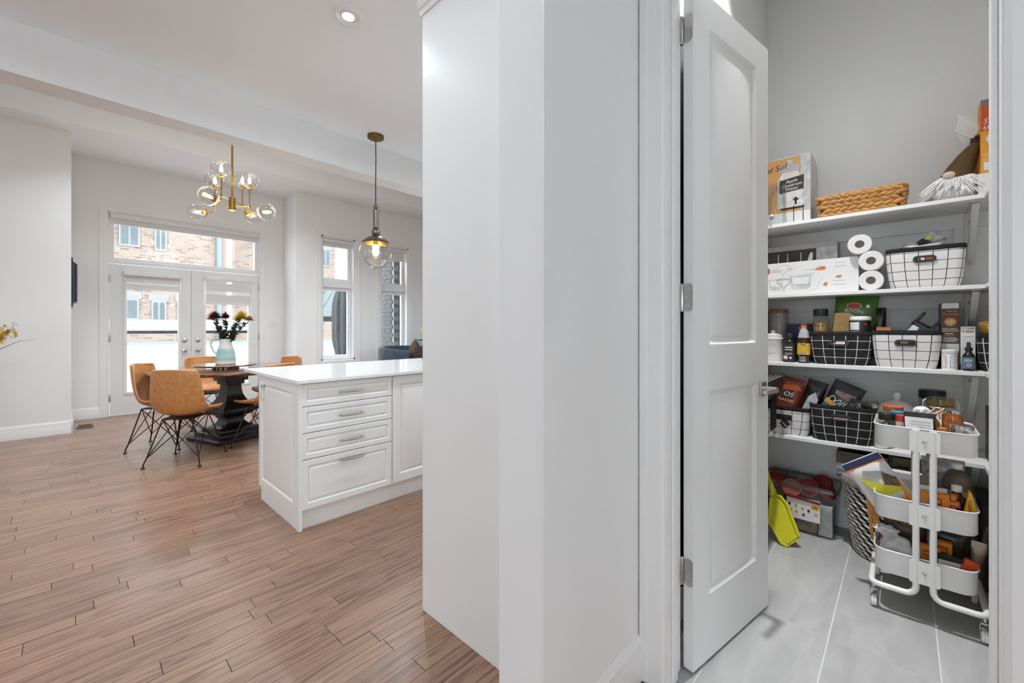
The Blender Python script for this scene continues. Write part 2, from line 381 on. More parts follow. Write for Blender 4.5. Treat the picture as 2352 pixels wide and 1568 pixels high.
# pantry walls
PX0, PX1 = 1.39, 1.51      # door wall thickness
JL, JR, DH = 0.585, -0.155, 2.462
wall('wall_pantry_door', [(PX0, PX1, JL + 0.018, 0.68, 0, ZP), (PX0, PX1, -0.9, JR - 0.018, 0, ZP), (PX0, PX1, JR - 0.018, JL + 0.018, DH + 0.018, ZP)], 'white wall around the pantry doorway')
wall('wall_pantry_side', [(0.847, 3.42, 0.68, 0.845, 0, ZP)], 'white end wall between the tall cabinet and the pantry doorway')
PBACK = mat('pantry_paint', (0.84, 0.84, 0.83), 0.75, var=0.012, vscale=1.5)
wall('wall_pantry_back', [(3.29, 3.42, -0.9, 0.68, 0, ZP)], 'white pantry back wall carrying the shelves', PBACK)
wall('wall_pantry_right', [(PX1, 3.29, -0.74, -0.62, 0, ZP)], 'white right wall inside the pantry', PBACK)
wall('wall_hall', [(PX0, 6.3, -5.1, -0.9, 0, ZP)], 'block of house beyond the pantry')

# ---- baseboards (profiled)
BBP = [(0, 0), (0.016, 0), (0.016, 0.095), (0.013, 0.104), (0.013, 0.128), (0.006, 0.142), (0.004, 0.15), (0, 0.152)]
def baseboard(name, p0, p1, nrm, label):
    p0, p1, nrm = Vector((*p0, 0)), Vector((*p1, 0)), Vector((*nrm, 0))
    mb = MB(); mb.loft([[tuple(p + nrm * a + Vector((0, 0, b))) for a, b in BBP] for p in (p0, p1)])
    o = struct(mb.build(name, TRIM, ang=20)); o['label'] = label
baseboard('baseboard_left', (-6.1, 7.15), (0.046, 7.15), (0, -1), 'white moulded baseboard of the left wall')
baseboard('baseboard_left_return', (0.03, 7.134), (0.03, 8.08), (1, 0), 'white baseboard on the short return')
baseboard('baseboard_back', (0.03, 8.08), (0.316, 8.08), (0, -1), 'white baseboard beside the french doors')
baseboard('baseboard_back_right', (2.341, 8.08), (2.635, 8.08), (0, -1), 'white baseboard right of the french doors')
baseboard('baseboard_jog', (2.635, 7.45), (2.635, 8.08), (-1, 0), 'white baseboard on the jog')
baseboard('baseboard_window', (2.635, 7.45), (6.3, 7.45), (0, -1), 'white baseboard under the windows')
baseboard('baseboard_hall', (0.847, 0.68), (1.372, 0.68), (0, -1), 'white baseboard beside the pantry doorway')
baseboard('baseboard_pantry', (3.29, -0.62), (3.29, 0.68), (-1, 0), 'white pantry baseboard')
# wall finishing panel edge (thin shadow gap near the corner)
bx('trim_1', TRIM, 0.8455, 0.847, 0.6795, 0.684, 0, ZK)['kind'] = 'structure'

# ---- casings
CP = [(0, 0), (0.008, 0), (0.010, 0.004), (0.014, 0.010), (0.014, 0.055), (0.017, 0.060), (0.019, 0.066), (0.019, 0.086), (0.0, 0.088)]
def casing_v(mb, base, out, side, z0, z1):
    # vertical casing: profile depth along 'out', width along 'side' (inner edge at base)
    out, side = Vector((*out, 0)), Vector((*side, 0)); base = Vector((*base, 0))
    mb.loft([[tuple(base + out * a + side * b + Vector((0, 0, z))) for a, b in CP] for z in (z0, z1)])
def casing_h(mb, p0, p1, out, z, sgn=1):
    out = Vector((*out, 0)); p0, p1 = Vector((*p0, 0)), Vector((*p1, 0))
    mb.loft([[tuple(p + out * a + Vector((0, 0, z + sgn * b))) for a, b in CP] for p in (p0, p1)])
def casing_set(name, x0, x1, y, z0, z1, label, bottom=False):
    cor = [(x0, z0, -1, -1 if bottom else 0), (x0, z1, -1, 1), (x1, z1, 1, 1), (x1, z0, 1, -1 if bottom else 0)]
    mb = MB(); mb.loft([[(x + sx * b_, y - a, z + sz * b_) for a, b_ in CP] for x, z, sx, sz in cor], closed=bottom)
    o = struct(mb.build(name, TRIM, ang=20)); o['label'] = label; return o
casing_set('trim_2', DX0, DX1, 8.08, 0, DZ, 'white casing around the french doors and transom')
casing_set('trim_3', W2[0], W2[1], 7.45, WZ[0], WZ[1], 'white casing of the tall window nearer the doors', True)
casing_set('trim_4', W3[0], W3[1], 7.45, WZ[0], WZ[1], 'white casing of the tall window behind the pendant', True)
# pantry door casing (kitchen side) + jambs + stops
mb = MB(); mb.loft([[(PX0 - a, y_ + sy * b_, z_ + sz * b_) for a, b_ in CP] for y_, z_, sy, sz in ((JL + 0.004, 0, 1, 0), (JL + 0.004, DH + 0.004, 1, 1), (JR - 0.004, DH + 0.004, -1, 1), (JR - 0.004, 0, -1, 0))])
o = struct(mb.build('trim_5', TRIM, ang=20)); o['label'] = 'white moulded casing of the pantry doorway'
mb = MB().box(PX0 - 0.002, PX1, JL, JL + 0.018, 0, DH + 0.018); mb.box(PX0 - 0.002, PX1, JR - 0.018, JR, 0, DH + 0.018); mb.box(PX0 - 0.002, PX1, JR, JL, DH, DH + 0.018)
mb.box(PX0 + 0.035, PX0 + 0.07, JL - 0.011, JL, 0, DH); mb.box(PX0 + 0.035, PX0 + 0.07, JR, JR + 0.011, 0, DH); mb.box(PX0 + 0.035, PX0 + 0.07, JR, JL, DH - 0.011, DH)
o = struct(mb.build('trim_6', TRIM, bevel=0.002)); o['label'] = 'white door jamb and stop of the pantry doorway'
MB().lathe([(0.016, 0), (0.016, 0.004), (0.010, 0.008)], 14, M=Matrix.Rotation(-PI / 2, 4, 'X')).build('strike_plate', CHROME, o, loc=(PX1 - 0.004, JR, 2.005))

# ---- pantry shelves (L shaped) as structure-like fixed shelving things
ST = [0.585, 1.022, 1.435, 1.862]
names = ['lowest', 'second', 'third', 'top']
XF = 2.95
CLEAT = mat('cleat_paint', (0.80, 0.795, 0.785), 0.6, var=0.02)
for i, zt in enumerate(ST):
    t = thing('wall_shelf', f'{names[i]} white L-shaped pantry shelf from the floor' if i != 3 else 'top white L-shaped pantry shelf under the blank wall', 'shelf', (3.12, 0.2, zt - 0.02), group='pantry shelves')
    L = (3.12, 0.2, zt - 0.02)
    def sub(n, m, a, b, c, d, e, f, bev=0.0015): return bx(n, m, a - L[0], b - L[0], c - L[1], d - L[1], e - L[2], f - L[2], t, bevel=bev)
    sub('board', SHELF, XF, 3.29, -0.62, 0.68, zt - 0.02, zt)
    sub('board', SHELF, 2.35, XF - 0.001, -0.62, -0.278, zt - 0.02, zt)
    sub('cleat', CLEAT, 3.272, 3.29, -0.60, 0.68, zt - 0.10, zt - 0.02)
    sub('cleat', CLEAT, XF, 3.27, 0.662, 0.68, zt - 0.10, zt - 0.02)
    sub('cleat', CLEAT, 2.35, 3.27, -0.62, -0.602, zt - 0.10, zt - 0.02)
    # diagonal steel bracket near the inner corner
    br = MB().box(3.266, 3.272, -0.275, -0.235, zt - 0.30, zt - 0.02); br.box(2.99, 3.27, -0.272, -0.238, zt - 0.026, zt - 0.02)
    q = [(2.995, zt - 0.02), (3.03, zt - 0.02), (3.27, zt - 0.27), (3.27, zt - 0.235 - 0.06)]
    br.prism([(3.0, zt - 0.03), (3.0, zt - 0.045), (3.262, zt - 0.285), (3.27, zt - 0.285), (3.27, zt - 0.265)], -0.268, -0.242, 'y')
    br.v = [(a - L[0], b - L[1], c - L[2]) for a, b, c in br.v]
    k = br.build('bracket', mat('bracket_white', (0.66, 0.655, 0.645), 0.45), t, bevel=0.002)
    for zz in (zt - 0.07, zt - 0.292):
        MB().sphere((3.264 - L[0], -0.255 - L[1], zz - L[2]), 0.006, 8, 5).build('screw', STEEL, k)
# vertical batten board behind the brackets, small ledge
struct(bx('trim_7', CLEAT, 3.276, 3.29, -0.315, -0.20, 0.6, 1.84))['label'] = 'vertical white batten behind the shelf brackets'

# ================================================================== WINDOWS, FRENCH DOORS
VINYL = mat('vinyl_white', (0.82, 0.83, 0.84), 0.35, var=0.01)
def tall_window(name, x0, x1, label):
    o = thing(name, label, 'window', ((x0 + x1) / 2, 7.60, WZ[0])); del o['category']; o['kind'] = 'structure'
    ox, oy, oz = (x0 + x1) / 2, 7.60, WZ[0]
    w = (x1 - x0); h = WZ[1] - WZ[0]
    # deep frame (four sides) reaching from the drywall to outside, z local
    f = MB()
    for a in (-1, 1): f.box(a * w / 2 - (0.03 if a > 0 else 0), a * w / 2 + (0.03 if a < 0 else 0), -0.145, 0.06, 0, h)
    f.box(-w / 2, w / 2, -0.145, 0.06, h - 0.03, h); f.box(-w / 2, w / 2, -0.145, 0.06, 0, 0.035)
    f.box(-w / 2 + 0.03, w / 2 - 0.03, -0.06, 0.05, 1.315, 1.425)
    f.build('window_frame', VINYL, o, bevel=0.003)
    for z0, z1 in ((0.035, 1.315), (1.425, h - 0.03)):
        s = MB(); a = w / 2 - 0.03
        s.box(-a, -a + 0.06, -0.03, 0.03, z0, z1); s.box(a - 0.06, a, -0.03, 0.03, z0, z1); s.box(-a + 0.06, a - 0.06, -0.03, 0.03, z0, z0 + 0.055); s.box(-a + 0.06, a - 0.06, -0.03, 0.03, z1 - 0.055, z1)
        so = s.build('sash', VINYL, o, bevel=0.004)
        MB().box(-a + 0.055, a - 0.055, -0.004, 0.004, z0 + 0.05, z1 - 0.05).build('pane', PANE, so, smooth=False)
    cr = MB().tube([(-0.09, -0.07, 0.05), (-0.02, -0.1, 0.065), (0.06, -0.1, 0.05)], 0.006, 6); cr.box(-0.1, 0.0, -0.08, -0.05, 0.035, 0.06); cr.build('crank_handle', VINYL, o)
    MB().box(w / 2 - 0.075, w / 2 - 0.055, -0.045, -0.028, 0.62, 0.74).build('latch', VINYL, o, bevel=0.003)
    return o
tall_window('window_2', W2[0], W2[1], 'tall narrow white window nearer the french doors')
tall_window('window_3', W3[0], W3[1], 'tall narrow white window behind the glass pendant')
SHADE = mat('shade_fabric', (0.72, 0.72, 0.715), 0.8, var=0.02, vscale=40)
SHEER = mat('shade_sheer', (0.80, 0.82, 0.85), 0.8, var=0.02, alpha=0.55)
def blind(label, x0, x1, ztop, zbot, yb, bands, group):
    t = thing('roller_blind', label, 'blind', ((x0 + x1) / 2, yb, zbot), group=group); w = x1 - x0; H = ztop - zbot
    MB().prism([(-0.075, H - 0.062), (-0.08, H - 0.03), (-0.07, H), (-0.002, H), (-0.002, H - 0.062)], -w / 2, w / 2, 'x').build('headrail', mat('blind_rail', (0.76, 0.76, 0.755), 0.4), t, bevel=0.002)
    z = H - 0.062
    bands = bands or [(z, 0)]
    for bh, kind in bands:
        bh = min(bh, z - 0.018)
        if bh <= 0.002: break
        MB().box(-w / 2 + 0.012, w / 2 - 0.012, -0.032, -0.029, z - bh, z).build('sheer_band' if kind else 'fabric_band', SHEER if kind else SHADE, t, smooth=False); z -= bh
    MB().box(-w / 2 + 0.008, w / 2 - 0.008, -0.042, -0.022, 0, 0.026).build('bottom_bar', mat('blind_rail', (0.76, 0.76, 0.755), 0.4), t, bevel=0.004)
    return t
def pull(t, x, z0, z1):
    MB().tube([(x, -0.045, z1), (x, -0.045, z0), (x + 0.012, -0.045, z0 - 0.02), (x + 0.02, -0.045, z0), (x + 0.012, -0.045, z1)], 0.004, 6).build('pull_cord', WHT, t)
blind('grey roller blind rolled up in the tall window nearer the doors', W2[0] + 0.035, W2[1] - 0.035, 2.842, 2.70, 7.555, [(0.06, 0)], 'window blinds')
blind('grey roller blind lowered a little in the window behind the pendant', W3[0] + 0.035, W3[1] - 0.035, 2.842, 2.60, 7.555, [(0.3, 0)], 'window blinds')

# french doors
YD = 8.095
fr = MB()
for a, b_ in ((DX0, DX0 + 0.014), (DX1 - 0.014, DX1)): fr.box(a, b_, 8.08, 8.24, 0, DZ)
fr.box(DX0, DX1, 8.08, 8.24, DZ - 0.014, DZ); fr.box(DX0, DX1, 8.085, 8.22, 2.148, 2.185); fr.box(DX0, DX1, 8.09, 8.24, 0, 0.012)
o = struct(fr.build('trim_8', TRIM, bevel=0.002)); o['label'] = 'white frame between the french doors and the transom'
# transom
tw = thing('window_1', 'wide transom window above the french doors', 'window', ((DX0 + DX1) / 2, 8.17, 2.185)); del tw['category']; tw['kind'] = 'structure'
hw = (DX1 - DX0) / 2 - 0.014; hh = DZ - 0.014 - 2.185
f = MB()
f.box(-hw, -hw + 0.05, -0.05, 0.03, 0, hh); f.box(hw - 0.05, hw, -0.05, 0.03, 0, hh); f.box(-hw + 0.05, hw - 0.05, -0.05, 0.03, 0, 0.045); f.box(-hw + 0.05, hw - 0.05, -0.05, 0.03, hh - 0.045, hh)
f.build('window_frame', VINYL, tw, bevel=0.003); MB().box(-hw + 0.045, hw - 0.045, -0.004, 0.004, 0.04, hh - 0.04).build('pane', PANE, tw, smooth=False)
blind('wide grey roller blind rolled up inside the transom window', DX0 + 0.02, DX1 - 0.02, 2.845, 2.70, 8.13, [(0.07, 0)], 'window blinds')
def french(name, x0, x1, gx0, gx1, label, hinge_left):
    t = thing(name, label, 'door', ((x0 + x1) / 2, YD, 0.012)); del t['category']; t['kind'] = 'structure'
    c = (x0 + x1) / 2; a, b_ = x0 - c, x1 - c; g0, g1 = gx0 - c, gx1 - c; H = 2.128; zb, zt = 0.30, 2.0
    m = MB()
    m.box(a, g0, 0, 0.045, 0, H); m.box(g1, b_, 0, 0.045, 0, H); m.box(g0, g1, 0, 0.045, 0, zb); m.box(g0, g1, 0, 0.045, zt, H)
    m.build('door_slab', DOORP, t, smooth=False)
    fm = MB()
    for (p, q, r, s_) in ((g0 - 0.028, g0 + 0.012, zb - 0.028, zt + 0.028), (g1 - 0.012, g1 + 0.028, zb - 0.028, zt + 0.028)): fm.box(p, q, -0.012, 0.052, r, s_)
    fm.box(g0 + 0.012, g1 - 0.012, -0.012, 0.052, zb - 0.028, zb + 0.012); fm.box(g0 + 0.012, g1 - 0.012, -0.012, 0.052, zt - 0.012, zt + 0.028)
    fm.build('glazing_bead', VINYL, t, bevel=0.006)
    MB().box(g0 + 0.005, g1 - 0.005, 0.018, 0.026, zb + 0.005, zt - 0.005).build('pane', PANE, t, smooth=False)
    hx = a - 0.004 if hinge_left else b_ + 0.004
    for z in (0.24, 1.08, 1.92): MB().lathe([(0.009, -0.05), (0.011, -0.045), (0.011, 0.045), (0.009, 0.05)], 10).build('hinge', CHROME, t, loc=(hx, -0.008, z))
    kx = (b_ - 0.082) if hinge_left else (a + 0.082)
    R = Matrix.Rotation(PI / 2, 4, 'X')
    MB().lathe([(0.033, 0), (0.033, 0.006), (0.012, 0.010), (0.012, 0.028), (0.024, 0.036), (0.029, 0.05), (0.024, 0.062), (0.008, 0.066)], 18, M=R).build('knob', CHROME, t, loc=(kx, 0, 0.885))
    d = MB().lathe([(0.032, 0), (0.032, 0.008), (0.024, 0.014), (0.010, 0.016)], 18, M=R); d.box(-0.004, 0.004, -0.03, -0.012, -0.014, 0.014); d.build('deadbolt', CHROME, t, loc=(kx, 0, 1.035))
    return t
french('door_1', 0.403, 1.319, 0.57, 1.17, 'left white french door with a large clear pane', True)
french('door_2', 1.323, 2.246, 1.495, 2.105, 'right white french door with a large clear pane', False)
b1 = blind('plain grey roller blind on the left french door', 0.541, 1.187, 2.045, 1.785, YD - 0.012, [(0.09, 0), (0.03, 1), (0.2, 0)], 'french door blinds'); pull(b1, -0.31, -0.75, 0.2)
b2 = blind('zebra blind with see-through stripes on the right french door', 1.488, 2.135, 2.06, 1.615, YD - 0.012, [(0.045, 1), (0.125, 0), (0.055, 1), (0.15, 0)], 'french door blinds'); pull(b2, 0.31, -0.62, 0.3)
# light switch
t = thing('light_switch', 'white double light switch plate right of the french doors', 'switch', (2.454, 8.08, 1.305))
bx('plate', WHT, -0.057, 0.057, -0.006, 0, -0.057, 0.057, t, bevel=0.002)
for a in (-0.024, 0.024): bx('rocker', WHT, a - 0.016, a + 0.016, -0.010, -0.006, -0.033, 0.033, t, bevel=0.001)

# ================================================================== OUTSIDE
SNOW = mat('snow', (0.88, 0.90, 0.93), 0.8, var=0.03, vscale=1.0, bump=0.3, bscale=3)
gr = struct(bx('ground', SNOW, -40, 45, -40, 60, -0.5, -0.2)); gr['label'] = 'snow covered deck and garden outside'
def brick_mat(name, c0, c1, mort, scale, axis):
    m, nt, b = nodes_of(name, (1, 1, 1), 0.85)
    g = nt.nodes.new('ShaderNodeNewGeometry'); sp = nt.nodes.new('ShaderNodeSeparateXYZ'); nt.links.new(g.outputs['Position'], sp.inputs[0])
    cb = nt.nodes.new('ShaderNodeCombineXYZ'); nt.links.new(sp.outputs[axis], cb.inputs[0]); nt.links.new(sp.outputs[2], cb.inputs[1])
    br = nt.nodes.new('ShaderNodeTexBrick'); br.inputs['Color1'].default_value = (*c0, 1); br.inputs['Color2'].default_value = (*c1, 1); br.inputs['Mortar'].default_value = (*mort, 1)
    br.inputs['Scale'].default_value = 1.0; br.inputs['Brick Width'].default_value = 0.25 * scale; br.inputs['Row Height'].default_value = 0.085 * scale; br.inputs['Mortar Size'].default_value = 0.012 * scale; br.inputs['Bias'].default_value = -0.45
    nt.links.new(cb.outputs[0], br.inputs['Vector']); nt.links.new(br.outputs[0], b.inputs['Base Color']); return m
BRX = brick_mat('pale_brick', (0.27, 0.21, 0.172), (0.075, 0.058, 0.048), (0.30, 0.238, 0.20), 1.0, 0)
BRY = brick_mat('pale_brick_side', (0.27, 0.21, 0.172), (0.075, 0.058, 0.048), (0.30, 0.238, 0.20), 1.0, 1)
EXW = mat('house_window_glass', (0.10, 0.12, 0.125), 0.45, var=0.2, vscale=2)
EXF = mat('house_window_frame', (0.24, 0.25, 0.255), 0.5)
LINTEL = mat('pale_stone', (0.24, 0.235, 0.225), 0.8)
SLATE = mat('slate_roof', (0.09, 0.125, 0.145), 0.6, var=0.2)
def house(label, x0, x1, y0, y1, zt, wins, mx=BRX):
    t = thing('neighbour_house', label, 'house', ((x0 + x1) / 2, y0, -0.2)); ox, oy, oz = (x0 + x1) / 2, y0, -0.2
    MB().box(x0 - ox, x1 - ox, 0, y1 - y0, 0, zt - oz).build('brick_wall', mx, t, smooth=False)
    for (wx, wz, ww, wh) in wins:
        w = bx('window', EXF, wx - ww / 2 - ox, wx + ww / 2 - ox, -0.05, 0.02, wz - oz, wz + wh - oz, t)
        k = MB(); n = 2
        for i in range(n):
            a = wx - ww / 2 + 0.05 + i * (ww - 0.05) / n; k.box(a - ox, a + (ww - 0.05) / n - 0.05 - ox, -0.056, -0.05, wz + 0.06 - oz, wz + wh - 0.06 - oz)
        k.build('pane', EXW, w, smooth=False)
        bx('lintel', LINTEL, wx - ww / 2 - 0.08 - ox, wx + ww / 2 + 0.08 - ox, -0.03, 0.02, wz + wh - oz, wz + wh + 0.26 - oz, t)
    return t
h1 = house('pale brick neighbour house with small windows seen through the french doors', -6.0, 4.42, 20.0, 20.6, 7.6, [(1.5, 4.15, 0.55, 0.85), (2.35, 4.1, 0.35, 0.85), (1.42, 1.55, 0.65, 0.75), (2.3, 1.5, 0.42, 0.75), (3.05, 1.5, 0.4, 0.75)])
MB().tube([(4.15 - -0.775, -0.08, 0), (4.15 - -0.775, -0.08, 7.7)], 0.09, 8).build('downpipe', mat('downpipe_blue', (0.17, 0.22, 0.25), 0.5), h1)
MB().prism([(-1.1, 5.55), (-1.1, 5.75), (0.05, 6.35), (0.05, 5.75)], -5.3, 2.0 - -0.775 - 0.3, 'x').build('eave', SLATE, h1)
h2 = house('second pale brick house at the right of the white gap', 5.05, 9.5, 21.5, 22.0, 9.5, [(7.6, 1.4, 0.6, 1.0), (9.0, 4.4, 0.5, 0.9)])
h3 = house('brick house seen through the window behind the pendant', 11.4, 19, 19.0, 19.6, 9.5, [(14.6, 1.4, 0.7, 1.1), (16.5, 4.4, 0.7, 1.1)])
MB().tube([(-0.55, -0.1, 9), (-0.55, -0.1, 2.9), (-1.3, -0.1, 2.2)], 0.08, 8).build('downpipe', mat('downpipe_grey', (0.15, 0.14, 0.135), 0.5), h3)
# low snow-covered pergola roof in the neighbour garden
t = thing('garden_pergola', 'low garden pergola with a flat snow covered roof beyond the railing', 'pergola', (1.5, 14.2, -0.2))
bx('snow_roof', SNOW, -4.5, 3.1, -0.2, 2.0, 1.38, 1.66, t, bevel=0.05)
bx('beam', BLK, -4.5, 3.1, -0.15, -0.05, 1.30, 1.38, t)
for i in range(7): bx('bracket', BLK, -4.3 + i * 1.2, -4.2 + i * 1.2, -0.15, -0.05, 0.0, 1.30, t)
# frosted glass deck railing
t = thing('deck_railing', 'frosted white glass deck railing outside the french doors', 'railing', (3.0, 10.8, -0.2))
FROST = mat('frosted_glass', (0.74, 0.78, 0.78), 0.4, var=0.02, alpha=0.9)
for i in range(7):
    a = -5.5 + i * 1.62; bx('glass_panel', FROST, a, a + 1.56, -0.01, 0.01, 0.08, 1.12, t); bx('post', VINYL, a + 1.56, a + 1.62, -0.03, 0.03, 0, 1.14, t)
bx('top_rail', mat('rail_green', (0.30, 0.42, 0.40), 0.4), -5.5, 5.84, -0.03, 0.03, 1.12, 1.16, t)
# gazebo: metal roof and tied curtain
t = thing('gazebo', 'metal roofed gazebo with a tied grey curtain seen in the tall window', 'gazebo', (6.1, 12.5, -0.2))
SLT = mat('gazebo_roof', (0.10, 0.125, 0.13), 0.5, var=0.1)
MB().loft([[(-2.1, -1.5, 1.75), (2.2, -1.5, 1.75), (2.2, 2.2, 1.75), (-2.1, 2.2, 1.75)], [(-1.0, -0.4, 2.55), (1.0, -0.4, 2.55), (1.0, 1.0, 2.55), (-1.0, 1.0, 2.55)]]).build('roof', SLT, t, smooth=False)
rb = MB()
for i in range(12):
    f_ = i / 11; rb.tube([(-2.1 + 4.3 * f_, -1.5, 1.78), (-1.0 + 2.0 * f_, -0.4, 2.58)], 0.02, 5)
rb.build('roof_seam', mat('roof_seam', (0.12, 0.16, 0.17), 0.5), t)
bx('fascia', BLK, -2.12, 2.22, -1.52, -1.46, 1.62, 1.75, t)
for a in (-2.0, 2.1): bx('post', BLK, a - 0.05, a + 0.05, -1.45, -1.35, 0, 1.7, t)
def curt(u, v):
    z = 2.45 - 2.3 * v; tie = 1 - 0.35 * math.exp(-((v - 0.72) / 0.1) ** 2) - 0.55 * math.exp(-((v - 0.0) / 0.12) ** 2)
    a = u * 2 * PI; r = (0.20 + 0.03 * math.sin(9 * a)) * tie
    return (r * math.cos(a), r * math.sin(a), z)
MB().grid(curt, 54, 16).build('curtain', mat('grey_curtain', (0.09, 0.09, 0.09), 0.8, var=0.15, vscale=5), thing('patio_umbrella', 'closed grey patio umbrella tied shut outside the tall window', 'umbrella', (4.36, 9.5, -0.2)))
pu = [o for o in bpy.data.objects if o.name.startswith('patio_umbrella')][0]
MB().tube([(0, 0, 0), (0, 0, 2.5)], 0.025, 8).build('pole', BLK, pu); bx('tie_strap', WHTM, -0.16, 0.16, -0.17, 0.17, 0.60, 0.66, pu, bevel=0.02)
bx('foot_plate', BLK, -0.25, 0.25, -0.25, 0.25, 0, 0.04, pu, bevel=0.01)
# near brick pier of this house, real bricks
t = thing('brick_pier', 'grey brick pier of the house just outside the window behind the pendant', 'pier', (5.05, 8.15, -0.2))
bx('mortar_core', mat('mortar', (0.34, 0.34, 0.33), 0.9), -0.36, 0.36, -0.34, 0.34, 0, 3.6, t)
BRK = mat('grey_brick', (0.15, 0.148, 0.145), 0.85, var=0.2, vscale=6, bump=0.3, bscale=30)
bm1 = MB().box(-0.117, 0.117, -0.05, 0.05, -0.037, 0.037); me1 = bpy.data.meshes.new('brick'); me1.from_pydata(bm1.v, [], bm1.f); me1.materials.append(BRK)
for r in range(34):
    for i in range(4):
        xx = -0.36 + 0.12 + i * 0.245 - (0.1225 if r % 2 else 0)
        if -0.3 < xx < 0.33:
            o = bpy.data.objects.new('brick', me1); COL.objects.link(o); o.parent = t; o.location = (xx, -0.305 + random.uniform(-0.004, 0.002), 0.5 + r * 0.088)
    for i in range(2):
        o = bpy.data.objects.new('brick', me1); COL.objects.link(o); o.parent = t; o.rotation_euler = (0, 0, PI / 2); o.location = (-0.33 + random.uniform(-0.003, 0.002), -0.13 + i * 0.245 - (0.05 if r % 2 else 0), 0.5 + r * 0.088)

# ================================================================== PANTRY DOOR
HX, HY = 1.5105, 0.5595         # door pivot line (hinge edge)
ang = math.atan2(-0.107, 0.595)
t = thing('door_3', 'white two panel pantry door standing open', 'door', (1.510, 0.541, 0.012), (0, 0, ang)); del t['category']; t['kind'] = 'structure'
DWd, DTh, DHt = 0.605, 0.036, 2.438     # leaf: local x along width, y thickness (0..+), faces -y
st, pz = 0.112, [(0.235, 0.985), (1.155, 2.318)]
m = MB()
m.box(0, st, 0, DTh, 0, DHt); m.box(DWd - st, DWd, 0, DTh, 0, DHt)
m.box(st, DWd - st, 0, DTh, 0, pz[0][0]); m.box(st, DWd - st, 0, DTh, pz[0][1], pz[1][0]); m.box(st, DWd - st, 0, DTh, pz[1][1], DHt)
m.build('door_slab', DOORP, t, smooth=False)
for z0, z1 in pz:
    k = MB(); nested(k, DWd - 2 * st, z1 - z0, [(0, 0), (0.006, 0.004), (0.016, 0.0125), (0.026, 0.0135), (0.031, 0.008), (0.060, 0.004)], st, z0, 0)
    k.box(st, DWd - st, 0.0145, DTh, z0, z1)
    k.build('door_panel', DOORP, t, ang=10)
for z in (0.345, 1.325, 2.285):
    hmb = MB().prism(rrect(0.032, 0.10, 0.014, 4, 0.018, 0), -0.0015, 0.0005, 'x')   # leaf on the hinge edge
    hmb.v = [(a, b_ + 0.0, c) for a, b_, c in hmb.v]
    hg = hmb.build('hinge', CHROME, t, loc=(0, 0, z))
    MB().lathe([(0.006, -0.05), (0.0075, -0.045), (0.0075, 0.045), (0.006, 0.05)], 10).build('knuckle', CHROME, hg, loc=(-0.004, DTh + 0.006, 0))
    for dz in (-0.03, 0.0, 0.03): MB().sphere((-0.0015, 0.017 + (0.006 if dz == 0 else 0), dz), 0.003, 6, 4).build('screw', STEEL, hg)
hb = MB().box(DWd - 0.085, DWd - 0.032, -0.009, 0, 0.925, 0.985).build('handle_rose', CHROME, t, bevel=0.0015)
MB().lathe([(0.011, 0), (0.011, 0.05)], 12, M=Matrix.Rotation(PI / 2, 4, 'X')).build('handle_neck', STEEL, t, loc=(DWd - 0.058, -0.009, 0.957))
bx('lever', STEEL, DWd - 0.165, DWd - 0.045, -0.062, -0.046, 0.945, 0.962, t, bevel=0.002)
bx('latch_plate', STEEL, DWd, DWd + 0.0012, 0.006, 0.03, 0.93, 0.985, t)
t = thing('gap_shade_sheet', 'added dark sheet that shades the hinge gap behind the open door', 'coat', (1.80, 0.68, 0.25))  # made-up dark sheet, stands in for shade in the hinge gap
def coat(u, v):  # folds of the added shade sheet
    x_ = -0.24 + 0.48 * u; sh_ = 1 - 0.35 * max(0, v - 0.85) / 0.15
    return (x_ * sh_, -0.035 - 0.022 * math.sin(13 * u + 3 * v) - 0.02 * math.sin(PI * u), 2.12 * v)
o = MB().grid(coat, 30, 16).build('shade_sheet_body', mat('gap_shade_black', (0.008, 0.008, 0.008), 0.9, var=0.3), t); o.modifiers.new('th', 'SOLIDIFY').thickness = 0.012
MB().tube([(0, 0, 2.14), (0, -0.03, 2.14), (0, -0.045, 2.17)], 0.008, 8).build('hook', CHROME, t)
# door bottom seal shadow gap comes from the 12 mm lift

# ================================================================== TALL CABINET (fridge side panel)
t = thing('tall_cabinet', 'tall white cabinet side panel beside the pantry wall', 'cabinet', (1.45, 1.19, 0))
bx('side_panel', CAB, 1.06 - 1.45, 1.082 - 1.45, 0.847 - 1.19, 1.53 - 1.19, 0, 2.59, t, bevel=0.0015)
bx('carcass', CAB, 1.083 - 1.45, 1.98 - 1.45, 0.86 - 1.19, 1.50 - 1.19, 0.0, 2.59, t)
bx('front_door', CAB, 1.085 - 1.45, 1.975 - 1.45, 1.501 - 1.19, 1.521 - 1.19, 0.1, 2.58, t, bevel=0.002)
cr = MB(); prof = [(0.0, 2.59), (-0.006, 2.59), (-0.006, 2.615), (-0.014, 2.62), (-0.02, 2.65), (-0.02, 2.828), (0.0, 2.828)]
cr.loft([[(1.06 + a - 1.45, yy - 1.19, z) for a, z in prof] for yy in (0.847, 1.545)])
cr.box(1.06 - 1.45, 1.98 - 1.45, 1.50 - 1.19, 1.545 - 1.19, 2.592, 2.828)
cr.build('crown', CAB, t, ang=25)

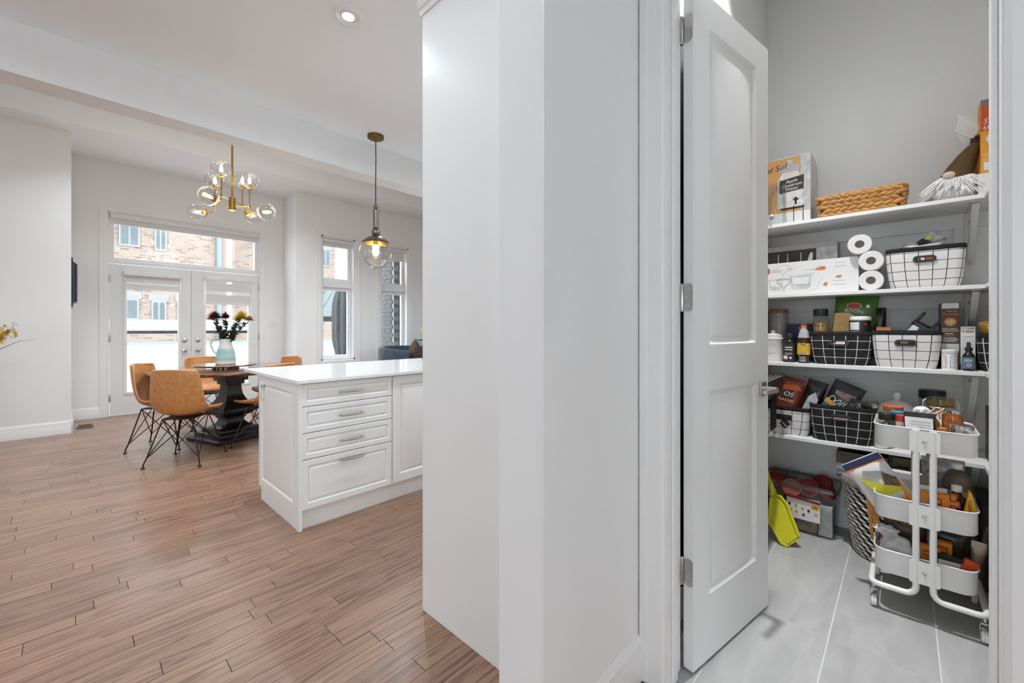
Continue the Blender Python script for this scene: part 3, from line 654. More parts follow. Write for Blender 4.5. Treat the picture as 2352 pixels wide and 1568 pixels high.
# ================================================================== ISLAND
def handle(parent, cx, y, z, L=0.16):
    h = MB(); n = 8
    h.tube([(cx - L / 2 + L * i / n, y - 0.030 - 0.004 * math.sin(PI * i / n), z) for i in range(n + 1)], [0.0045 + 0.003 * math.sin(PI * i / n) for i in range(n + 1)], 8)
    for s in (-1, 1):
        h.lathe([(0.007, 0), (0.005, 0.01), (0.0045, 0.03)], 8, M=Matrix.Rotation(PI / 2, 4, 'X'), c=(cx + s * (L / 2 - 0.008), y, z))
    return h.build('handle', CHROME, parent)
FP = [(0, 0.0), (0.001, -0.019), (0.003, -0.021), (0.058, -0.021), (0.062, -0.0195), (0.068, -0.0135), (0.076, -0.0125), (0.084, -0.017), (0.098, -0.0195)]
def front(parent, name, x0, x1, z0, z1, y, ins=1.0):
    k = MB(); st_ = [(a * ins if a > 0.01 else a, d) for a, d in FP]
    nested(k, x1 - x0, z1 - z0, st_, x0, z0, y)
    return k.build(name, CAB, parent, ang=12)
IY = 2.672
t = thing('drawer_cabinet', 'white island cabinet with four panelled drawers', 'cabinet', (1.27, 3.02, 0)); c0 = (1.27, 3.02)
bx('carcass', CAB, 0.974 - c0[0], 1.580 - c0[0], IY - c0[1], 3.395 - c0[1], 0.10, 0.893, t)
for z0, z1 in ((0.752, 0.889), (0.590, 0.748), (0.428, 0.586), (0.122, 0.424)):
    d = front(t, 'drawer', 0.966 - c0[0], 1.578 - c0[0], z0, z1, IY - c0[1], 0.52 if z1 - z0 < 0.2 else 0.62)
    handle(d, 1.277 - c0[0], IY - 0.021 - c0[1], (z0 + z1) / 2 if z1 - z0 < 0.2 else 0.383)
bx('toe_kick', CAB, 0.97 - c0[0], 1.58 - c0[0], IY + 0.012 - c0[1], IY + 0.03 - c0[1], 0, 0.118, t)
# end panel, faces -X: build facing -Y then rotate
k = MB(); nested(k, 0.72, 0.80, FP, 0, 0.092, 0)
ep = k.build('end_panel', CAB, t, loc=(0.971 - c0[0], 3.412 - c0[1], 0), rot=(0, 0, -PI / 2), ang=12)
bx('corner_post', CAB, 0.950 - c0[0], 0.972 - c0[0], 2.650 - c0[1], 2.690 - c0[1], 0, 0.893, t, bevel=0.0015)
bx('side_plinth', CAB, 0.955 - c0[0], 0.972 - c0[0], 2.692 - c0[1], 3.375 - c0[1], 0, 0.090, t, bevel=0.001)
hk = bx('child_lock', WHT, 0.940 - c0[0], 0.952 - c0[0], 3.30 - c0[1], 3.345 - c0[1], 0.725, 0.845, t, bevel=0.004)
bx('lock_button', mat('grey_plastic', (0.3, 0.3, 0.3), 0.4), 0.936 - c0[0], 0.940 - c0[0], 3.295 - c0[1], 3.31 - c0[1], 0.81, 0.83, hk)
t = thing('door_cabinet', 'white island cabinet with a tall panelled door next to the drawers', 'cabinet', (1.98, 3.02, 0)); c0 = (1.98, 3.02)
bx('carcass', CAB, 1.582 - c0[0], 2.40 - c0[0], IY - c0[1], 3.395 - c0[1], 0.10, 0.893, t)
for a, b_ in ((1.584, 1.99), (1.994, 2.398)):
    d = front(t, 'door', a - c0[0], b_ - c0[0], 0.122, 0.889, IY - c0[1])
    MB().lathe([(0.006, 0), (0.005, 0.015), (0.013, 0.022), (0.013, 0.028), (0.006, 0.031)], 12, M=Matrix.Rotation(PI / 2, 4, 'X')).build('knob', CHROME, d, loc=((1.955 if a < 1.6 else 2.03) - c0[0], IY - 0.021 - c0[1], 0.845))
bx('toe_kick', CAB, 1.582 - c0[0], 2.40 - c0[0], IY + 0.012 - c0[1], IY + 0.03 - c0[1], 0, 0.118, t)
t = thing('end_cabinet', 'white island cabinet hidden behind the tall side panel', 'cabinet', (2.85, 3.02, 0)); c0 = (2.85, 3.02)
bx('carcass', CAB, 2.402 - c0[0], 3.30 - c0[0], IY - c0[1], 3.395 - c0[1], 0, 0.893, t); front(t, 'door', 2.404 - c0[0], 3.298 - c0[0], 0.122, 0.889, IY - c0[1])
tag(MB().box(-1.2, 1.2, -0.555, 0.555, 0, 0.022).build('worktop', QUARTZ, loc=(2.135, 3.18, 0.894), bevel=0.002), 'white quartz island worktop with a seating overhang', 'worktop')

# ================================================================== LIGHTS
def area(name, loc, size, power, col, parent=None, spread=170):
    l = bpy.data.lights.new(name, 'AREA'); l.shape = 'DISK'; l.size = size; l.energy = power; l.color = col; l.spread = math.radians(spread)
    o = bpy.data.objects.new(name, l); COL.objects.link(o); o.location = loc
    if parent: o.parent = parent
    return o
def pot(x, y, z, label, power=POT_POWER, col=(0.81, 0.915, 1.0), spread=170):
    t = thing('recessed_light', label, 'ceiling light', (x, y, z), group='recessed ceiling lights')
    MB().lathe([(0.078, 0.0), (0.078, -0.004), (0.070, -0.006), (0.050, -0.003), (0.040, 0.0)], 28).build('trim_ring', WHT, t)
    MB().lathe([(0.040, -0.0005), (0.036, -0.004), (0.030, -0.005)], 24, cap0=True, cap1=False).build('gimbal', WHT, t)
    MB().lathe([(0.030, -0.004), (0.029, -0.0055)], 20).build('lens', LENS, t)
    area('lamp', (0, 0, -0.02), 0.10, power, col, t, spread)
pot(0.986, 2.078, ZK, 'recessed ceiling light in view above the kitchen floor', POT_POWER * 1.9)
far = [(-0.9, 2.08, 1.9), (2.6, 2.08, 1.9), (4.3, 2.08, 1), (-0.9, 0.3, 0.6), (0.35, 1.25, 0.5), (1.06, -0.35, 0.16), (0.1, -1.7, 0.3), (-1.7, -1.7, 0.3)]  # pot by the pantry door inferred from its shadow, others added to brighten
for i, (x, y, k) in enumerate(far): pot(x, y, ZK, 'unseen recessed ceiling light outside the frame', POT_POWER * k)
for x, y in ((-0.2, 4.4), (1.2, 4.2), (3.0, 4.6), (0.5, 6.15), (2.2, 6.15), (3.4, 5.4), (4.6, 5.0)): pot(x, y, ZT, 'unseen recessed ceiling light outside the frame', POT_POWER * 2.3, spread=118)  # tray pots, added unseen to light the dining room
# added unseen lamp above the pantry door inside, brightens the shelves
t = thing('added_wall_light', 'small added wall lamp, unseen, high above the pantry door on the inside', 'added wall light', (PX1, 0.44, 3.22))
bx('backplate', CHROME, 0.0, 0.012, -0.06, 0.06, -0.06, 0.06, t, bevel=0.003)
MB().tube([(0.01, 0, 0), (0.08, 0, 0.0), (0.1, 0, -0.02)], 0.008, 8).build('arm', CHROME, t)
MB().lathe([(0.03, 0.0), (0.07, 0.09), (0.065, 0.09), (0.027, 0.004)], 24, (0.10, 0, -0.02), cap1=False, M=Matrix.Rotation(math.radians(140), 4, 'Y')).build('shade', WHT, t)
al = area('lamp', (0.16, 0.0, -0.095), 0.12, PANTRY_POWER * 0.58, (0.98, 0.985, 1.0), t, 155); al.rotation_euler = Vector((0.75, -0.22, -1.7)).to_track_quat('-Z', 'Y').to_euler()

pot(2.05, 0.43, 3.55, 'added unseen recessed light in the pantry ceiling above the frame', PANTRY_POWER * 3.7, (0.98, 0.985, 1.0), 82)  # added narrow pot, brightens the tiles, cart and lower shelves

# pendant over the island
t = thing('pendant_lamp', 'clear glass globe pendant with pewter stem over the island', 'pendant lamp', (1.754, 3.2, ZK))
MB().lathe([(0.065, 0), (0.065, -0.022), (0.060, -0.026), (0.014, -0.027), (0.010, -0.045), (0.004, -0.05)], 28).build('canopy', DKBRASS, t)
zc = lambda v: 1.225 + (755 - v) * 3.47 / 958 - ZK
MB().tube([(0, 0, -0.045), (0.004, 0.004, -0.2), (-0.002, -0.003, -0.4), (0, 0, zc(470))], 0.004, 6).build('cord', BLK, t)
pm = MB().sphere((0, 0, zc(475)), 0.019, 14, 9); pm.lathe([(0.013, zc(481)), (0.023, zc(482)), (0.023, zc(524)), (0.013, zc(525))], 20)
pm.sphere((0, 0, zc(534)), 0.036, 18, 12); pm.build('stem', PEWTER, t)
gz = zc(579)
cap = [(0.135 * math.sin(a), gz + 0.135 * math.cos(a)) for a in [0.06 + 0.13 * i for i in range(8)]]
MB().lathe([(r + 0.0015, z + 0.0015) for r, z in cap], 32, cap0=True, cap1=False).build('cap', PEWTER, t)
MB().lathe([(r * 0.985, z - 0.003) for r, z in cap], 32, cap0=True, cap1=False).build('cap_lining', GOLD, t)
MB().lathe([(0.134 * math.sin(a), gz + 0.134 * math.cos(a)) for a in [0.95 + (PI - 0.96) * i / 20 for i in range(21)]], 36, cap0=False, cap1=False).build('glass_globe', GLOBE, t)
MB().lathe([(0.02, gz + 0.13), (0.02, gz + 0.065), (0.016, gz + 0.06)], 16).build('socket', GOLD, t)
MB().lathe([(0.012, gz + 0.06), (0.017, gz + 0.045), (0.026, gz + 0.02), (0.028, gz), (0.022, gz - 0.02), (0.008, gz - 0.03)], 16).build('bulb', emis('pendant_bulb', (1.0, 0.86, 0.58), 9.0), t)
l = bpy.data.lights.new('pendant_light', 'POINT'); l.energy = 5; l.color = (1, 0.86, 0.66); l.shadow_soft_size = 0.04
lo = bpy.data.objects.new('pendant_light', l); COL.objects.link(lo); lo.parent = t; lo.location = (0, 0, gz - 0.06)

# chandelier
CXY = (1.28, 5.56)
t = thing('chandelier', 'brass chandelier with eight clear glass globes over the dining table', 'chandelier', (CXY[0], CXY[1], ZT), (0, 0, YAW - PI / 2))
z1b, z2b = 2.615 - ZT, 2.68 - ZT
MB().lathe([(0.065, 0), (0.065, -0.02), (0.012, -0.025)], 24).build('canopy', GOLD, t)
MB().lathe([(0.0105, -0.02), (0.0105, z1b - 0.02)], 12).build('rod', GOLD, t)
MB().lathe([(0.004, z1b - 0.055), (0.016, z1b - 0.05), (0.034, z1b - 0.045), (0.034, z2b + 0.03), (0.012, z2b + 0.035)], 20).build('hub', GOLD, t)
def globe_unit(parent, c, d):
    # lamp head: socket at c pointing along unit vector d
    d = Vector(d); q = Vector((0, 0, 1)).rotation_difference(d).to_matrix().to_4x4()
    MB().lathe([(0.005, -0.03), (0.006, -0.008), (0.010, -0.004), (0.036, 0.0), (0.037, 0.003), (0.012, 0.005), (0.017, 0.010), (0.017, 0.045), (0.010, 0.047)], 18, c, M=q).build('socket', GOLD, parent)
    gl = MB().lathe([(0.099 * math.sin(a) * (1.0), 0.092 - 0.092 * math.cos(a)) for a in [0.34 + (PI - 0.36) * i / 16 for i in range(17)]], 26, c, False, True, M=q).build('glass_globe', GLOBE, parent)
    MB().lathe([(0.009, 0.045), (0.014, 0.058), (0.018, 0.078), (0.015, 0.10), (0.007, 0.125), (0.002, 0.135)], 12, c, M=q).build('bulb', BULBW, gl)
for (dx, dy, zb) in ((-1, 0, z1b), (1, 0, z1b), (0, -1, z2b), (0, 1, z2b)):
    R_ = 0.197 if dx else 0.178
    ex, ey = dx * R_, dy * R_
    a = MB().tube([(dx * 0.03, dy * 0.03, zb), (ex, ey, zb)], 0.0045, 8)
    a.lathe([(0.009, zb - 0.013), (0.0125, zb - 0.011), (0.0125, zb + 0.011), (0.009, zb + 0.013)], 12, (ex, ey, 0))
    a.tube([(ex, ey, zb), (ex, ey, zb + 0.205)], 0.0055, 8)
    pts = [(ex, ey, zb), (ex, ey, zb - 0.035)] + [(ex + dx * 0.03 * (1 - math.cos(b_)), ey + dy * 0.03 * (1 - math.cos(b_)), zb - 0.035 - 0.03 * math.sin(b_)) for b_ in (0.4, 0.8, 1.2, 1.57)] + [(ex + dx * 0.09, ey + dy * 0.09, zb - 0.065)]
    a.tube(pts, 0.0045, 8)
    ao = a.build('arm', GOLD, t)
    globe_unit(ao, (ex, ey, zb + 0.205), (0, 0, 1)); globe_unit(ao, (ex + dx * 0.105, ey + dy * 0.105, zb - 0.065), (dx, dy, 0))
l = bpy.data.lights.new('chandelier_light', 'POINT'); l.energy = 17; l.color = (1, 0.93, 0.82); l.shadow_soft_size = 0.3
lo = bpy.data.objects.new('chandelier_light', l); COL.objects.link(lo); lo.parent = t; lo.location = (0, 0, z1b - 0.1)

# ================================================================== DINING TABLE
TC = (1.27, 5.57); ROT = math.radians(17.5)
def table_wood():
    m, nt, b = nodes_of('walnut_planks', (1, 1, 1), 0.2); b.inputs['Coat Weight'].default_value = 0.7; b.inputs['Coat Roughness'].default_value = 0.06
    tc = nt.nodes.new('ShaderNodeTexCoord'); mp = nt.nodes.new('ShaderNodeMapping'); mp.inputs['Scale'].default_value = (1.0, 9, 9); nt.links.new(tc.outputs['Object'], mp.inputs[0])
    n1 = nt.nodes.new('ShaderNodeTexNoise'); n1.inputs['Scale'].default_value = 3; n1.inputs['Detail'].default_value = 6; n1.inputs['Distortion'].default_value = 0.5; nt.links.new(mp.outputs[0], n1.inputs['Vector'])
    rp = nt.nodes.new('ShaderNodeValToRGB'); e = rp.color_ramp.elements; e[0].position = 0.3; e[0].color = (0.07, 0.022, 0.012, 1); e[1].position = 0.7; e[1].color = (0.26, 0.10, 0.05, 1)
    nt.links.new(n1.outputs['Fac'], rp.inputs[0]); nt.links.new(rp.outputs[0], b.inputs['Base Color']); return m
TWOOD = table_wood()
GBLK = mat('distressed_black', (0.012, 0.013, 0.015), 0.25, var=0.5, vscale=20, bump=0.08, bscale=40)
t = thing('dining_table', 'round walnut dining table on a carved black pedestal', 'table', (*TC, 0), (0, 0, ROT))
tp = MB().lathe([(0.68, 0.744), (0.735, 0.752), (0.75, 0.765), (0.75, 0.780), (0.745, 0.785)], 96); tp.build('tabletop', TWOOD, t)
prof = [(0, .30), (.034, .30), (.040, .288), (.050, .282), (.054, .245), (.085, .242), (.092, .228), (.096, .200), (.122, .196), (.128, .165), (.136, .152), (.150, .128), (.168, .108), (.190, .095), (.222, .090), (.226, .106), (.246, .106), (.250, .118), (.268, .150), (.290, .174), (.312, .184), (.335, .180), (.362, .160), (.395, .132), (.44, .104), (.49, .085), (.54, .076), (.60, .075), (.604, .096), (.64, .096), (.644, .122), (.69, .122), (.694, .155), (.742, .155)]
pd = MB(); pd.loft([[(-h, -h, z), (h, -h, z), (h, h, z), (-h, h, z)] for z, h in prof]); pd.build('pedestal', GBLK, t, ang=25, bevel=0.004)

LEA = mat('tan_leather', S(170, 117, 70, 1.42), 0.40, var=0.24, vscale=42, bump=0.12, bscale=120)
# finer mottling for the leather
nt = LEA.node_tree; [setattr(n.inputs['Detail'], 'default_value', 9) for n in nt.nodes if n.type == 'TEX_NOISE']
WIRE = mat('dark_bronze_wire', (0.05, 0.03, 0.02), 0.4, 0.8)
def make_chair():
    t = thing('dining_chair', 'x', 'chair', group='tan dining chairs')
    prof = [(0.245, 0.438, 0.165, 0), (0.235, 0.446, 0.205, 0), (0.18, 0.450, 0.228, 0), (0.08, 0.440, 0.236, 0.1), (-0.03, 0.428, 0.238, 0.25), (-0.11, 0.430, 0.238, 0.45), (-0.165, 0.455, 0.236, 0.65), (-0.20, 0.51, 0.234, 0.85), (-0.225, 0.59, 0.230, 1), (-0.242, 0.68, 0.222, 1), (-0.255, 0.77, 0.210, 1), (-0.263, 0.835, 0.200, 1), (-0.266, 0.858, 0.188, 1), (-0.267, 0.868, 0.165, 1)]
    n = 14
    def row(i, s, off):
        x, z, w, b_ = prof[i]
        u = s * w; k = abs(s) ** 2.6
        px, pz = x, z
        px += b_ * 0.085 * k; pz += (1 - b_) * 0.03 * k + (0.05 * k if 0.2 < b_ < 0.9 else 0)
        return Vector((px, u, pz))
    top = [[row(i, -1 + 2 * j / n, 0) for j in range(n + 1)] for i in range(len(prof))]
    m = MB(); vs = [tuple(p) for r in top for p in r]; N = n + 1
    fs = [(i * N + j, i * N + j + 1, (i + 1) * N + j + 1, (i + 1) * N + j) for i in range(len(prof) - 1) for j in range(n)]
    m.add(vs, fs)
    o = m.build('seat_shell', LEA, t, ang=180)
    sd = o.modifiers.new('thick', 'SOLIDIFY'); sd.thickness = 0.024; sd.offset = -1
    ss = o.modifiers.new('round', 'SUBSURF'); ss.levels = 1; ss.render_levels = 1
    cor = [(1, 1), (-1, 1), (-1, -1), (1, -1)]
    tp = [Vector((0.13 * a - 0.01, 0.12 * b_, 0.412)) for a, b_ in cor]; ft = [Vector((0.225 * a, 0.225 * b_, 0.004)) for a, b_ in cor]
    kn = [Vector((0.207 * a, 0.207 * b_, 0.085)) for a, b_ in cor]
    fm = MB().tube(tp, 0.006, 6, True); fm.box(-0.14, 0.12, -0.1, 0.1, 0.405, 0.416); fm.build('seat_frame', WIRE, t)
    for i in range(4):
        l = MB().tube([ft[i], ft[i] * 0.99 + Vector((0, 0, 0.03)), kn[i], tp[i]], 0.0062, 6)
        l.tube([kn[i], tp[(i + 1) % 4]], 0.0042, 5); l.tube([kn[i], tp[(i - 1) % 4]], 0.0042, 5)
        lo = l.build('leg', WIRE, t)
        MB().lathe([(0.018, 0), (0.018, 0.004), (0.009, 0.010)], 10).build('foot_pad', WIRE, lo, loc=(ft[i].x, ft[i].y, 0))
    return t
ch = make_chair()
CH = [((.765, 4.89), (.61, .79), 'tan leather bucket chair nearest the camera with its back turned'),
      ((.695, 5.66), (.86, -.51), 'tan leather bucket chair at the far left of the dining table'),
      ((1.22, 6.45), (.1, -.99), 'tan leather bucket chair behind the table in front of the french doors'),
      ((1.45, 4.93), (-.45, .89), 'tan leather bucket chair half hidden behind the island corner'),
      ((1.85, 5.83), (-.95, -.3), 'tan leather bucket chair at the right end of the table above the worktop')]
for i, ((x, y), (fx, fy), lb) in enumerate(CH):
    o = ch if i == 0 else copy_tree(ch)
    o.location = (x, y, 0); o.rotation_euler = (0, 0, math.atan2(fy, fx)); o['label'] = lb

# lazy susan, pitcher, flowers
LS = (1.22, 5.57, 0.785)
t = thing('lazy_susan', 'round wooden lazy susan on the dining table', 'turntable', LS)
MB().lathe([(0.13, 0), (0.13, 0.018), (0.12, 0.022)], 40).build('base', TWOOD, t)
MB().lathe([(0.28, 0.024), (0.30, 0.028), (0.305, 0.036), (0.30, 0.042)], 64).build('disc', TWOOD, t)
PZ = LS[2] + 0.0425
def pitcher_mat():
    m, nt, b = nodes_of('glazed_pitcher', (1, 1, 1), 0.25)
    tc = nt.nodes.new('ShaderNodeTexCoord'); sp = nt.nodes.new('ShaderNodeSeparateXYZ'); nt.links.new(tc.outputs['Object'], sp.inputs[0])
    nz = nt.nodes.new('ShaderNodeTexNoise'); nz.inputs['Scale'].default_value = 28; nz.inputs['Detail'].default_value = 5; nt.links.new(tc.outputs['Object'], nz.inputs['Vector'])
    ad = nt.nodes.new('ShaderNodeMath'); ad.operation = 'MULTIPLY_ADD'; ad.inputs[1].default_value = 0.02; nt.links.new(nz.outputs['Fac'], ad.inputs[0]); nt.links.new(sp.outputs[2], ad.inputs[2])
    rp = nt.nodes.new('ShaderNodeValToRGB'); rp.color_ramp.interpolation = 'LINEAR'; e = rp.color_ramp.elements
    cream = (0.70, 0.67, 0.60, 1); teal = (0.27, 0.50, 0.50, 1); teal2 = (0.42, 0.56, 0.53, 1)
    e[0].position = 0.050; e[0].color = cream; e[1].position = 0.056; e[1].color = teal
    for p, c in ((0.11, teal2), (0.145, teal), (0.182, teal2), (0.195, (0.74, 0.72, 0.69, 1))):
        q = e.new(p); q.color = c
    nt.links.new(ad.outputs[0], rp.inputs[0]); nt.links.new(rp.outputs[0], b.inputs['Base Color']); return m
PIT = pitcher_mat()
t = thing('pitcher', 'cream and teal ceramic pitcher holding flowers on the lazy susan', 'pitcher', (LS[0], LS[1], PZ))
pr = [(0.092, 0), (0.097, 0.006), (0.096, 0.05), (0.092, 0.10), (0.084, 0.15), (0.070, 0.19), (0.060, 0.22), (0.057, 0.25), (0.060, 0.285), (0.056, 0.285), (0.052, 0.25), (0.055, 0.22), (0.06, 0.20)]
MB().lathe(pr, 36, cap1=False).build('body', PIT, t)
hd = [(-0.055, 0.04, 0.272), (-0.085, 0.06, 0.285), (-0.115, 0.085, 0.265), (-0.122, 0.09, 0.225), (-0.108, 0.08, 0.17), (-0.085, 0.063, 0.125), (-0.068, 0.05, 0.105)]
# smooth the handle curve
hs = []
for i in range(len(hd) - 1):
    for k in range(3):
        a, b_ = Vector(hd[i]), Vector(hd[i + 1]); hs.append(a.lerp(b_, k / 3))
hs.append(Vector(hd[-1]))
MB().tube(hs, 0.011, 8).build('handle', mat('cream_glaze', (0.72, 0.70, 0.67), 0.25), t)
def leaf(mb, p, d, L, w):
    d = Vector(d).normalized(); s = d.cross(Vector((0, 0, 1))); s = s.normalized() if s.length > 0.01 else Vector((1, 0, 0)); p = Vector(p); n = s.cross(d)
    mb.add([p, p + d * L * 0.5 + s * w + n * 0.004, p + d * L, p + d * L * 0.5 - s * w + n * 0.004], [(0, 1, 2, 3)])
STEM = mat('stem_green', (0.05, 0.08, 0.035), 0.6, var=0.3, vscale=30)
OLIVE = mat('petal_olive_yellow', (0.42, 0.26, 0.012), 0.6, var=0.5, vscale=30); MAROON = mat('petal_maroon', (0.10, 0.018, 0.02), 0.6, var=0.4, vscale=30); YEL = mat('petal_yellow', (0.55, 0.34, 0.015), 0.6, var=0.5, vscale=30)
Rv = Vector((0.684, -0.729, 0)); Fv = Vector((0.729, 0.684, 0))
def flower(lat, dep, z, m, r, label):
    base = Vector((LS[0], LS[1], PZ)); head = base + Rv * lat + Fv * dep + Vector((0, 0, z)); foot = base + Rv * lat * 0.12 + Fv * dep * 0.12 + Vector((0, 0, 0.21))
    t = thing('cut_flower', label, 'flower', tuple(foot), group='flowers in the pitcher')
    mid = foot.lerp(head, 0.5) - Rv * lat * 0.10; pts = [foot, foot.lerp(mid, 0.5), mid, mid.lerp(head, 0.6), head]; pts = [p - foot for p in pts]
    MB().tube(pts, 0.0035, 5).build('stem', STEM, t)
    lv = MB()
    for i in range(96):
        f = 0.12 + 0.7 * random.random(); k = f * 4; i0 = min(3, int(k)); p = pts[i0].lerp(pts[i0 + 1], k - i0)
        a = random.random() * 2 * PI; leaf(lv, p, (math.cos(a), math.sin(a), random.uniform(0.1, 0.9)), random.uniform(0.035, 0.07), 0.013)
    lv.build('leaves', STEM, t, smooth=False, fix=False)
    pm = MB(); h = head - foot
    for ring, (n, el) in enumerate(((22, 0.0), (20, 0.3), (16, 0.65), (12, 1.0), (6, 1.35))):
        for i in range(n):
            a = 2 * PI * (i + 0.5 * (ring % 2)) / n + random.uniform(-.1, .1); e2 = el + random.uniform(-.12, .12)
            leaf(pm, h, (math.cos(a) * math.cos(e2), math.sin(a) * math.cos(e2), math.sin(e2)), r * random.uniform(0.85, 1.1), 0.013)
    pm.build('bloom', m, t, smooth=False, fix=False)
flower(-0.155, 0.02, 0.505, OLIVE, 0.078, 'olive yellow mum at the far left of the bouquet')
flower(-0.085, -0.05, 0.52, MAROON, 0.084, 'dark maroon mum leaning left in the bouquet')
flower(-0.015, 0.02, 0.52, MAROON, 0.072, 'smaller dark maroon mum behind in the bouquet')
flower(0.175, 0.0, 0.515, YEL, 0.092, 'golden yellow mum at the right of the bouquet')
flower(0.235, 0.05, 0.495, OLIVE, 0.055, 'small olive mum at the far right of the bouquet')
flower(0.11, 0.04, 0.49, OLIVE, 0.045, 'small olive bud in the middle of the bouquet')

# ================================================================== LEFT SIDE AND FAMILY ROOM DETAILS
t = thing('framed_mirror', 'dark stepped wall frame seen edge-on at the wall corner', 'frame', (0.03, 7.58, 1.49))
MB().box(0, 0.014, -0.34, 0.34, 0, 0.59).build('back_frame', GBLK, t, bevel=0.003)
MB().loft([[(0.014, a * 0.30, 0.295 + b_ * 0.255) for a, b_ in ((-1, -1), (1, -1), (1, 1), (-1, 1))], [(0.036, a * 0.27, 0.295 + b_ * 0.235) for a, b_ in ((-1, -1), (1, -1), (1, 1), (-1, 1))], [(0.048, a * 0.265, 0.295 + b_ * 0.225) for a, b_ in ((-1, -1), (1, -1), (1, 1), (-1, 1))]]).build('moulding', mat('navy_gloss', (0.02, 0.025, 0.05), 0.15, var=0.3), t)
bd = MB()
for i in range(26):
    z = 0.07 + i * 0.018
    for s in (-1, 1): bd.sphere((0.049, s * 0.255, z), 0.007, 6, 4)
bd.build('beading', PEWTER, t)
bx('mirror_glass', STEEL, 0.048, 0.049, -0.235, 0.235, 0.09, 0.50, t)
t = thing('floor_vent', 'brown metal floor vent beside the wall corner', 'vent', (0.15, 7.48, 0.0005))
VENT = mat('vent_brown', (0.10, 0.055, 0.035), 0.45, 0.3)
f = MB().box(-0.075, 0.075, -0.15, -0.13, 0, 0.005); f.box(-0.075, 0.075, 0.13, 0.15, 0, 0.005); f.box(-0.075, -0.055, -0.13, 0.13, 0, 0.005); f.box(0.055, 0.075, -0.13, 0.13, 0, 0.005); f.build('frame', VENT, t, bevel=0.001)
for i in range(12): bx('slat', VENT, -0.055, 0.055, -0.125 + i * 0.021, -0.113 + i * 0.021, 0.0, 0.004, t)
tag(MB().tube([(0.045, 7.30, 0.10), (0.07, 7.36, 0.03), (0.08, 7.45, 0.012), (0.08, 7.6, 0.008)], 0.004, 6).build('cable', WHT), 'thin white cable running from the wall corner to the floor vent', 'cable')
# forsythia branches in a floor vase standing left of the frame
t = thing('branch_arrangement', 'yellow blossom branches reaching in at the left edge', 'flowers', (-0.85, 6.75, 0))
MB().lathe([(0.10, 0), (0.13, 0.03), (0.15, 0.25), (0.12, 0.5), (0.06, 0.62), (0.07, 0.68), (0.06, 0.68), (0.05, 0.62)], 24, cap1=False).build('floor_vase', mat('stoneware', (0.35, 0.33, 0.30), 0.6), t)
TWIG = mat('dark_twig', (0.05, 0.04, 0.04), 0.7); BLO = mat('blossom_yellow', (0.72, 0.46, 0.02), 0.55, var=0.3, vscale=40)
br = [[(0, 0, 0.6), (0.15, 0.02, 0.85), (0.33, 0.04, 1.10), (0.47, 0.05, 1.26)], [(0, 0, 0.6), (0.2, -0.02, 0.8), (0.38, 0.0, 1.02), (0.50, 0.02, 1.095), (0.62, 0.04, 1.11)], [(0, 0, 0.6), (0.05, 0.05, 1.0), (0.1, 0.1, 1.4)], [(0, 0, 0.6), (-0.15, 0.02, 1.0), (-0.3, 0, 1.35)]]
tw = MB()
for b_ in br: tw.tube(b_, [0.005, 0.004, 0.003, 0.002, 0.001][:len(b_)], 5)
tw.build('twigs', TWIG, t)
bl = MB()
def blossom(p, r):
    for i in range(5):
        a = 2 * PI * i / 5 + random.random(); leaf(bl, p, (math.cos(a), random.uniform(-.6, .3), math.sin(a)), r, r * 0.45)
for i in range(44):
    f = random.random(); p = Vector((0.30, 0.02, 1.10)).lerp(Vector((0.46, 0.05, 1.19)), f) + Vector((random.uniform(-.04, .04), random.uniform(-.04, .04), random.uniform(-.05, .04)))
    blossom(p, random.uniform(0.022, 0.034))
for p in ((0.405, 0.04, 1.245), (0.465, 0.05, 1.275), (0.37, 0.04, 1.225)): blossom(Vector(p), 0.03)
for i in range(60):
    b_ = random.choice(br); k = random.uniform(1, len(b_) - 1.01); i0 = int(k); p = Vector(b_[i0]).lerp(Vector(b_[i0 + 1]), k - i0)
    if p.x < 0.30 : blossom(p + Vector((random.uniform(-.03, .03),) * 3), 0.028)
bl.build('blossoms', BLO, t, smooth=False, fix=False)

# family room: navy tub chair, sofa with throws
NAVY = mat('navy_velvet', (0.020, 0.035, 0.065), 0.7, var=0.3, vscale=6, sheen=0.4)
t = thing('tub_chair', 'dark navy round tub chair under the window behind the pendant', 'armchair', (4.35, 6.75, 0))
tb = MB(); rings = []
for i in range(25):
    a = math.radians(30 + 300 * i / 24) ; c, s = math.cos(a - PI / 2), math.sin(a - PI / 2)
    hgt = 0.90 - 0.06 * (abs(i - 12) / 12) ** 2
    rings.append([(r * c, r * s, z) for r, z in ((0.46, 0.12), (0.52, 0.5), (0.53, hgt - 0.04), (0.50, hgt), (0.45, hgt), (0.42, hgt - 0.05), (0.42, 0.12))])
tb.loft(rings); tb.build('back_wrap', NAVY, t)
MB().lathe([(0.40, 0.12), (0.415, 0.2), (0.415, 0.40), (0.38, 0.46), (0.2, 0.475)], 32).build('seat_cushion', NAVY, t)
for a in range(4): MB().lathe([(0.02, 0), (0.03, 0.12)], 8).build('leg', BLK, t, loc=(0.3 * math.cos(a * PI / 2 + .78), 0.3 * math.sin(a * PI / 2 + .78), 0))
def pillow(w, h, th):
    return lambda u, v: None
def cushion(mb, w, h, th, M):
    n = 10
    for sgn in (-1, 1):
        def fn(u, v, sgn=sgn):
            a, b_ = 2 * u - 1, 2 * v - 1; k = max(0, (1 - a ** 4) * (1 - b_ ** 4)) ** 0.5
            pinch = 1 - 0.06 * (a * a * b_ * b_)
            return M @ Vector((a * w / 2 * pinch, sgn * th / 2 * k, b_ * h / 2 * pinch))
        mb.grid(fn, n, n)
    return mb
M_ = Matrix.Translation((4.42, 6.62, 0.80)) @ Matrix.Rotation(0.5, 4, 'Z') @ Matrix.Rotation(0.78, 4, 'Y')
